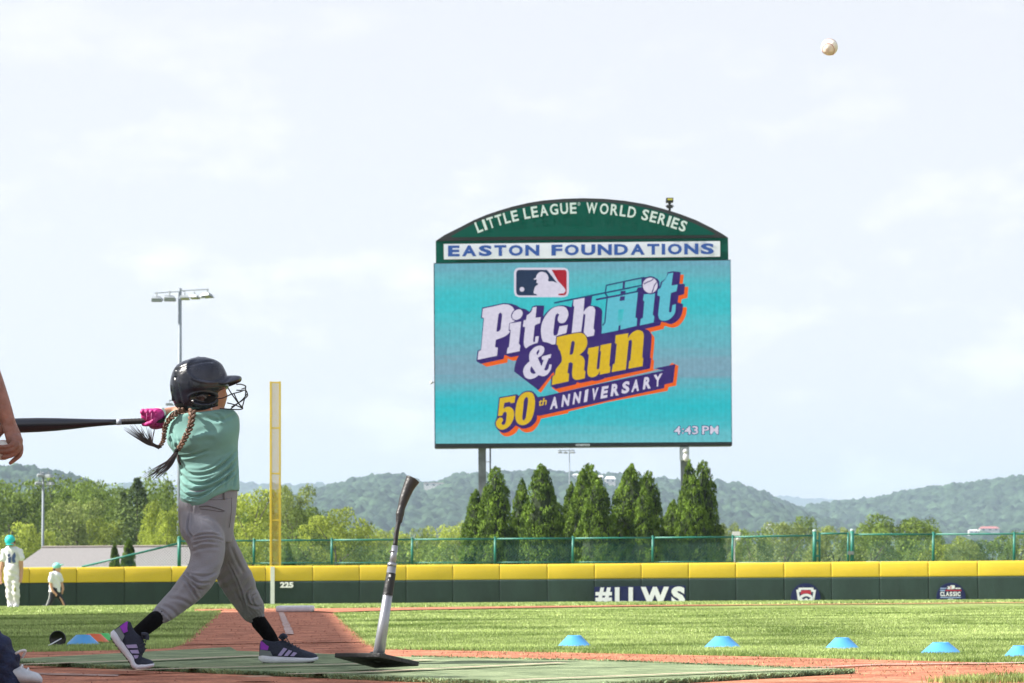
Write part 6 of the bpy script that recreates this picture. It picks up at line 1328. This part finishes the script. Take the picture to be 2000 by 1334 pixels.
# --- gloves, wristband
PINK = mat('pink batting glove', (.46,.018,.19), .5, .15, 16, .3, 70); PK2 = mat('dark pink palm', (.36,.02,.15), .6, .1, 10); WB = mat('pale wristband', (.62,.68,.62), .7)
ax0 = K(288, 822.5, .12); bat_dir = (K(275, 823, .12)-K(38, 831, .12)).normalized()
def fist(px, py, dy, m, name, flip=1, s=1.0):
    mb = MB(); c = K(px, py, dy)
    mb.blob(c+Vector((.004, .010*flip, .012)), (.036*s, .022, .026*s), 18); mb.blob(c+Vector((.030, .012*flip, .016)), (.030*s, .020, .024*s), 16)
    for i in range(4):
        x = -.029+i*.0185; r = [.0105, .0115, .0112, .0098][i]*s
        pts = [c+Vector((x, .022*flip, .024)), c+Vector((x-.001, -.008*flip, .030)), c+Vector((x-.002, -.030*flip, .016)), c+Vector((x-.002, -.034*flip, -.006)), c+Vector((x, -.020*flip, -.022)), c+Vector((x+.002, .002*flip, -.026))]
        limb_tube(mb, pts, [r]*3+[r*.95, r*.9, r*.8], 10, 3)
    limb_tube(mb, [c+Vector((.034, .012*flip, .006)), c+Vector((.016, .020*flip, -.016)), c+Vector((-.010, .008*flip, -.026)), c+Vector((-.026, -.006*flip, -.026))], [.014, .0125, .011, .009], 10, 3)
    return from_mesh(name, remeshed(mb, .0028, 2, name), m, bat_p, True)
gl = fist(293, 816.5, .12, PINK, 'batting_glove', -1, 1.12); g2_ = fist(309, 822, .155, PK2, 'batting_glove', 1, .95)
mb = MB(); mb.tube(catmull([K(294, 812, .115), K(300, 810.5, .12), K(306, 809, .125)], 4), [.027, .028, .029, .029, .029, .029, .029, .030, .031], 20, False, rv=[.020]*9); mb.build('glove_cuff', PINK, gl, True)
mb = MB(); mb.tube([K(305, 809.5, .125), K(311, 809, .135), K(317, 809, .145)], [.0285, .029, .0285], 20); mb.build('wristband', WB, bat_p, True)
for x in (287, 296): MB().tube(catmull([K(x, 803.5, .092), K(x-.5, 811, .084), K(x-1, 820, .086)], 4), .0013, 5).build('glove_seam', mat('pale pink seam', (.72,.22,.45), .6), gl, True)
# --- bat (held, so a thing of its own)
bt = thing('baseball_bat', 'black tapered baseball bat held out level to the left by the batter', 'bat', K(150, 827, .12))
BT = mat('glossy black bat', (.012,.014,.022), .28, .3, 6, .06, 60, spec=.6, coat=.3, stretch=(.2, 8, 8), coord='World')
bp_ = [(-22, 833, 3), (-20, 833, 10), (-14, 832.8, 14), (0, 832.3, 14.8), (38, 831, 14.6), (75, 830, 14.2), (110, 829, 12.8), (140, 827.8, 10.8), (165, 826.6, 8.8), (190, 825.6, 7.2), (212, 824.8, 6.2), (228, 824.3, 5.6)]
mb = MB(); mb.tube([K(x, y, .12) for x, y, r in bp_], [r*kk for x, y, r in bp_], 28); mb.build('barrel', BT, bt, True)
MB().tube([K(228, 824.3, .12), K(238, 824, .12)], [6.1*kk, 6.0*kk], 24).build('grip_ring', mat('pale grip ring', (.32,.36,.42), .5), bt, True)
gp_ = []; gr = []
for i in range(60): t = i/59; gp_.append(K(238+(322-238)*t, 824-3.4*t, .12)); gr.append((5.7+.45*((i % 5)/5))*kk)
MB().tube(gp_, gr, 18).build('grip', mat('dark wrapped grip', (.02,.02,.022), .7), bt, True); MB().blob(K(324, 820.6, .12), (.010, .022, .022), 14).build('knob', BT, bt, True)
pm_ = Print(BY_+.12-14.9*kk, bt, .0005)

# ================================================================== ADULT at the left edge
AY = 10.3; ka = AY/F
def A(px, py, dy=0): return P(px, py, AY+dy)
ad = thing('person', 'adult in jeans at the left edge holding a baseball in a lowered hand', 'person', (A(-150, 1300).x, AY, 0))
ASK = mat('adult skin', (.24,.115,.085), .5, .16, 9, .35, 60, spec=.35, col2=(.31,.15,.115)); JEAN = mat('dark blue jeans', (.008,.014,.042), .85, .25, 20, .5, 120, col2=(.016,.026,.070)); TEE2 = mat('navy T-shirt', (.02,.03,.07), .85, .1)
mb = MB(); cx = A(-230, 900).x
limb_tube(mb, [Vector((cx, AY, .92)), Vector((cx, AY, 1.1)), Vector((cx, AY, 1.32)), Vector((cx, AY, 1.42))], [.14, .13, .16, .11], 20); limb_tube(mb, [Vector((cx, AY, 1.42)), Vector((cx+.01, AY-.01, 1.53))], [.06, .055]); mb.blob((cx+.02, AY-.01, 1.64), (.085, .10, .12), 20)
limb_tube(mb, [Vector((cx+.17, AY, 1.38)), A(-62, 640, .02), A(-24, 725, .01), A(2, 790, 0), A(16, 825, 0)], [.058, .046, .044, .036, .027], 20, 5, rv=[.055, .044, .042, .032, .022])
limb_tube(mb, [Vector((cx-.17, AY, 1.38)), Vector((cx-.25, AY, 1.12)), Vector((cx-.22, AY-.12, .9))], [.055, .045, .03])
limb_tube(mb, [Vector((cx-.08, AY, .92)), Vector((cx-.1, AY, .5)), Vector((cx-.12, AY, .1))], [.09, .07, .05])
# back of the hand, then five bent fingers round the ball
limb_tube(mb, [A(16, 822, 0), A(21, 838, -.004), A(26, 852, -.006), A(28, 862, -.006)], [.0265, .031, .034, .032], 16, 4, rv=[.020, .018, .017, .016])
fing = [([(36, 860, .012), (40.5, 874, .010), (38.5, 888, .004), (29, 897, 0), (20, 904.5, -.004)], [.0115, .0105, .0098, .0088, .0070]),
        ([(32, 861, -.012), (37, 872, -.018), (32, 883, -.026), (20, 890, -.034), (6, 893, -.036)], [.0118, .011, .0102, .0092, .0075]),
        ([(28, 859, -.022), (33, 868, -.032), (26, 877, -.040), (13, 881, -.044), (0, 882, -.044)], [.0118, .0108, .010, .009, .0075]),
        ([(22, 857, -.028), (26, 864, -.040), (19, 871, -.046), (7, 873, -.048), (-5, 872, -.046)], [.0105, .0098, .009, .008, .0068])]
for pts, rd in fing: limb_tube(mb, [A(*q) for q in pts], rd, 12, 4)
limb_tube(mb, [A(12, 828, .006), A(3, 840, .014), A(-6, 852, .018), A(-10, 864, .014), A(-9, 872, .006)], [.017, .0145, .0125, .0112, .009], 12, 4)
from_mesh('body', remeshed(mb, .0034, 2), ASK, ad, True)
mb = MB(); limb_tube(mb, [Vector((cx, AY, .90)), Vector((cx, AY, 1.1)), Vector((cx, AY, 1.34))], [.16, .15, .175], 24); limb_tube(mb, [Vector((cx+.15, AY, 1.38)), A(-78, 610, .02)], [.075, .065]); limb_tube(mb, [Vector((cx-.15, AY, 1.38)), Vector((cx-.23, AY, 1.2))], [.075, .065])
from_mesh('shirt', remeshed(mb, .012, 3, 'shirt'), TEE2, ad, True)
mb = MB(); limb_tube(mb, [Vector((cx, AY, 1.0)), Vector((cx, AY, .86))], [.16, .16], 24)
limb_tube(mb, [Vector((cx+.07, AY, .88)), Vector((cx+.13, AY-.02, .55)), A(-92, 1205, .0), A(-22, 1272, .0), A(0, 1312, .0), A(4, 1345, .0)], [.10, .09, .085, .083, .078, .074], 28, 6)
limb_tube(mb, [Vector((cx-.09, AY, .88)), Vector((cx-.11, AY, .5)), Vector((cx-.12, AY, .08))], [.10, .085, .075], 24)
jm = remeshed(mb, .006, 4, 'jeans')
def jf(co, no):
    x, y = topx(co); low = np.clip(1.0-co[:, 2]/.5, 0, 1); return low*(np.sin(y*.13+x*.09+1.5*np.sin(x*.06))*.006+np.sin(y*.30-x*.17)*.003)
displace(jm, jf); from_mesh('jeans', jm, JEAN, ad, True)
sw = mat('grey white sneaker', (.50,.52,.55), .6, .15, 20); 
mb = MB(); R = []
so_ = A(10, 1350, 0); so_.z = 0
for x, w_, z0, z1 in ((-.14, .03, .01, .06), (-.10, .042, .008, .10), (-.03, .045, .008, .115), (.03, .048, .008, .085), (.08, .050, .008, .062), (.115, .04, .01, .05), (.13, .02, .015, .035)):
    R.append([so_+Vector((x, math.cos(a)*w_, z0+(z1-z0)*(.5+.5*math.sin(a)))) for a in np.linspace(0, 2*np.pi, 20, endpoint=False)])
mb.rings(smooth_rings(R, 3)); shn = mb.build('shoe', sw, ad, True)
for i in range(4): x = .01+i*.022; MB().tube(catmull([so_+Vector((x, -.030, .070-.008*i)), so_+Vector((x+.006, 0, .102-.012*i)), so_+Vector((x, .030, .070-.008*i))], 4), .0042, 6).build('lace', mat('white lace', (.7,.7,.72), .7), shn, True)
MB().tube(catmull([so_+Vector((.02, -.01, .10)), so_+Vector((.05, -.03, .125)), so_+Vector((.075, -.02, .13)), so_+Vector((.06, .0, .105))], 4), .0045, 6).build('lace_bow', mat('white lace', (.7,.7,.72), .7), shn, True)
MB().tube(catmull([so_+Vector((-.02, -.046, .05)), so_+Vector((.01, -.05, .035)), so_+Vector((.04, -.052, .03))], 4), .006, 6).build('side_stripe', mat('navy stripe', (.02,.03,.1), .6), shn, True)
baseball('baseball gripped in the lowered hand of the adult at the left edge', A(6, 879, -.004), Matrix.Rotation(.4, 3, 'X') @ Matrix.Rotation(1.2, 3, 'Y'))

# ================================================================== TWO BOYS in the outfield
TEAL = mat('turquoise cap', (.02,.48,.46), .6, .1, 6); WTE = mat('white T-shirt', (.72,.72,.76), .8, .05, 6); WPA = mat('white trousers', (.72,.70,.70), .8, .06, 8); DPA = mat('dark leggings', (.012,.012,.025), .7); CHS = mat('boy skin', (.55,.30,.20), .5); HRB = mat('brown hair', (.08,.045,.03), .7); NVP = mat('navy chest print', (.03,.06,.16), .6); GSS = mat('grass stain', (.38,.40,.20), .8)
def boy1():
    Y = 57.0; k = Y/F; Bx = lambda px, py, dy=0: P(px, py, Y+dy); t = thing('person', 'boy in a turquoise cap, white T-shirt and white trousers walking with his head down', 'person', Vector((Bx(22, 1190).x, Y, Gz(Bx(22, 1190).x, Y))))
    gz = t.location.z; mb = MB()
    limb_tube(mb, [Bx(23, 1120), Bx(23, 1088)], [.08, .08]); limb_tube(mb, [Bx(23, 1078), Bx(22, 1064)], [.055, .05]); mb.blob(Bx(21, 1059), (.085, .09, .10), 16); mb.blob(Bx(28, 1063, -.04), (.02, .02, .03), 8)
    limb_tube(mb, [Bx(8, 1078), Bx(5, 1098, -.02), Bx(1, 1118), Bx(1, 1136, -.05)], [.055, .045, .036, .026]); limb_tube(mb, [Bx(39, 1078), Bx(41, 1098, -.02), Bx(42, 1115), Bx(41, 1133, -.05)], [.055, .045, .036, .026])
    for sx, pts in ((-1, [Bx(1.5, 1136, -.05), Bx(.5, 1139, -.06)]), (1, [Bx(41, 1133, -.05), Bx(40.5, 1136, -.06)])):
        for f in range(4): a = pts[0]+Vector((-.018+.012*f, 0, 0)); limb_tube(mb, [a, a+Vector((0, -.012, -.035)), a+Vector((0, -.02, -.06))], [.009, .008, .006], 6, 2)
        a = pts[0]; limb_tube(mb, [a+Vector((-sx*.02, -.01, .01)), a+Vector((-sx*.035, -.03, -.03))], [.01, .008], 6, 2)
    limb_tube(mb, [Bx(16, 1125), Bx(18, 1150), Bx(21, 1184)], [.05, .04, .03]); limb_tube(mb, [Bx(30, 1125), Bx(30, 1152), Bx(31, 1186)], [.05, .04, .03])
    from_mesh('body', remeshed(mb, .011, 2), CHS, t, True)
    mb = MB(); mb.rings(smooth_rings([[Bx(23, 1069)+Vector((math.cos(a)*r*k, math.sin(a)*r*.6*k, dz)) for a in np.linspace(0, 2*np.pi, 28, endpoint=False)] for r, dz in ((6, .03), (12, .0), (17, -.05), (16, -.2), (15, -.4), (15.5, -.52), (15, -.545))], 3)); limb_tube(mb, [Bx(9, 1078), Bx(5.5, 1092, -.02)], [.075, .068]); limb_tube(mb, [Bx(38, 1078), Bx(41.5, 1091, -.02)], [.075, .068]); sm_ = remeshed(mb, .012, 3, 'shirt')
    displace(sm_, lambda co, no: np.sin(co[:, 2]*38+co[:, 0]*25)*.006+np.sin(co[:, 0]*60+co[:, 2]*20)*.004); shn_ = from_mesh('shirt', sm_, WTE, t, True)
    pr_ = Print(Y-.125, shn_, .003)
    for q in ([(14, 1083), (20, 1081), (19, 1087), (16, 1089)], [(15, 1090), (22, 1087), (21, 1100), (16, 1099)], [(24, 1084), (29, 1078), (31, 1086), (29, 1092), (31, 1098), (26, 1100), (23, 1095)]): pr_.poly('chest_print', [q], NVP)
    mb = MB(); limb_tube(mb, [Bx(23, 1112), Bx(23, 1122)], [.14, .145]); limb_tube(mb, [Bx(16, 1122), Bx(18, 1148, -.02), Bx(20, 1178)], [.092, .078, .062]); limb_tube(mb, [Bx(30, 1122), Bx(30.5, 1150, -.04), Bx(32, 1180)], [.092, .08, .064]); pm2 = remeshed(mb, .012, 3, 'trousers')
    displace(pm2, lambda co, no: np.sin(co[:, 2]*55+co[:, 0]*20)*.005+np.sin(co[:, 2]*23)*.006); tr_ = from_mesh('trousers', pm2, WPA, t, True); MB().blob(Bx(29, 1151, -.115), (.03, .012, .05), 10).build('grass_stain', GSS, tr_, True)
    for x, s in ((20, -1), (31.5, 1)): c = Bx(x, 1188); c.z = gz+.045; MB().blob(c+Vector((0, -.05, 0)), (.045, .12, .045), 14).build('shoe', WTE, t, True)
    c = t; cpb = bpy.data.objects.new('cap', None); COL.objects.link(cpb); cpb.parent = t; cpb.location = Bx(19, 1055)-t.location
    MB().blob(Bx(19.5, 1055), (.105, .115, .105), 20).build('crown', TEAL, cpb, True); mb = MB(); mb.blob(Bx(19, 1064, -.10), (.085, .09, .018), 16); mb.build('peak', TEAL, cpb, True); MB().blob(Bx(28, 1059, .0), (.03, .06, .045), 10).build('hair', HRB, t, True)
boy1()
def boy2():
    Y = 70.0; k = Y/F; Bx = lambda px, py, dy=0: P(px, py, Y+dy); g0 = Bx(108, 1194); t = thing('person', 'small child in pale turquoise cap and dark leggings striding right before the wall', 'person', Vector((g0.x, Y, Gz(g0.x, Y))))
    mb = MB(); limb_tube(mb, [Bx(107, 1153), Bx(109, 1127)], [.06, .06]); limb_tube(mb, [Bx(110, 1120), Bx(111, 1113)], [.045, .045]); mb.blob(Bx(112, 1109), (.085, .075, .095), 16); mb.blob(Bx(119, 1112), (.014, .014, .016), 8); mb.blob(Bx(115, 1117), (.035, .035, .03), 8)
    limb_tube(mb, [Bx(101, 1122, -.1), Bx(99, 1138, -.13), Bx(102, 1152, -.14), Bx(109, 1160, -.14)], [.048, .040, .032, .024]); limb_tube(mb, [Bx(117, 1124, .1), Bx(120, 1138, .13), Bx(123, 1150, .12), Bx(121, 1156, .1)], [.045, .038, .030, .022])
    for c in (Bx(109.5, 1160.5, -.14), Bx(121, 1156.5, .1)):
        for f in range(4): a = c+Vector((-.016+.011*f, 0, 0)); limb_tube(mb, [a, a+Vector((.006, -.008, -.03)), a+Vector((.0, -.012, -.05))], [.009, .008, .006], 6, 2)
        limb_tube(mb, [c+Vector((.01, -.015, .01)), c+Vector((.035, -.02, -.015))], [.009, .007], 6, 2)
    limb_tube(mb, [Bx(103, 1160), Bx(100, 1174), Bx(91, 1190)], [.04, .03, .024]); limb_tube(mb, [Bx(112, 1160), Bx(121, 1173), Bx(128, 1191)], [.04, .03, .024]); from_mesh('body', remeshed(mb, .011, 2), CHS, t, True)
    mb = MB(); mb.rings(smooth_rings([[Bx(109, 1117)+Vector((math.cos(a)*r*k+dx, math.sin(a)*r*.75*k, dz)) for a in np.linspace(0, 2*np.pi, 28, endpoint=False)] for r, dz, dx in ((5, .02, 0), (9, -.02, 0), (12, -.08, -.01), (11.5, -.2, -.02), (11, -.35, -.02), (11.5, -.47, -.03), (11, -.49, -.03))], 3)); limb_tube(mb, [Bx(101, 1122, -.1), Bx(98.5, 1135, -.13)], [.065, .06]); limb_tube(mb, [Bx(117, 1124, .1), Bx(119.5, 1134, .12)], [.06, .055]); sm_ = remeshed(mb, .012, 3, 'shirt')
    displace(sm_, lambda co, no: np.sin(co[:, 2]*35+co[:, 0]*45)*.006); from_mesh('shirt', sm_, WTE, t, True)
    mb = MB(); limb_tube(mb, [Bx(108, 1150), Bx(107, 1160)], [.115, .115]); limb_tube(mb, [Bx(103, 1160, -.03), Bx(100, 1174, -.03), Bx(91, 1189, -.03)], [.075, .056, .042]); limb_tube(mb, [Bx(112, 1160, .03), Bx(121, 1173, .03), Bx(128, 1190, .03)], [.075, .056, .042]); lg = from_mesh('leggings', remeshed(mb, .011, 3, 'leggings'), DPA, t, True)
    MB().tube(catmull([Bx(97, 1154, -.11), Bx(96, 1166, -.10), Bx(92, 1178, -.09), Bx(87, 1190, -.07)], 4), .009, 6).build('side_stripe', WTE, lg, True)
    for x in (89, 130): c = Bx(x, 1197); c.z = t.location.z+.04; MB().blob(c, (.11, .04, .04), 12).build('shoe', DPA, t, True)
    PT = mat('pale turquoise cap', (.22,.58,.54), .6, .08, 5); cpb = bpy.data.objects.new('cap', None); COL.objects.link(cpb); cpb.parent = t; cpb.location = Bx(111, 1105)-t.location
    MB().blob(Bx(111, 1105.5), (.105, .10, .085), 18).build('crown', PT, cpb, True); MB().blob(Bx(119, 1103.5), (.075, .075, .014), 14, Matrix.Rotation(-.3, 3, 'Y')).build('peak', PT, cpb, True); MB().blob(Bx(107, 1112), (.06, .07, .045), 10).build('hair', HRB, t, True)
boy2()
bpy.context.view_layer.update()
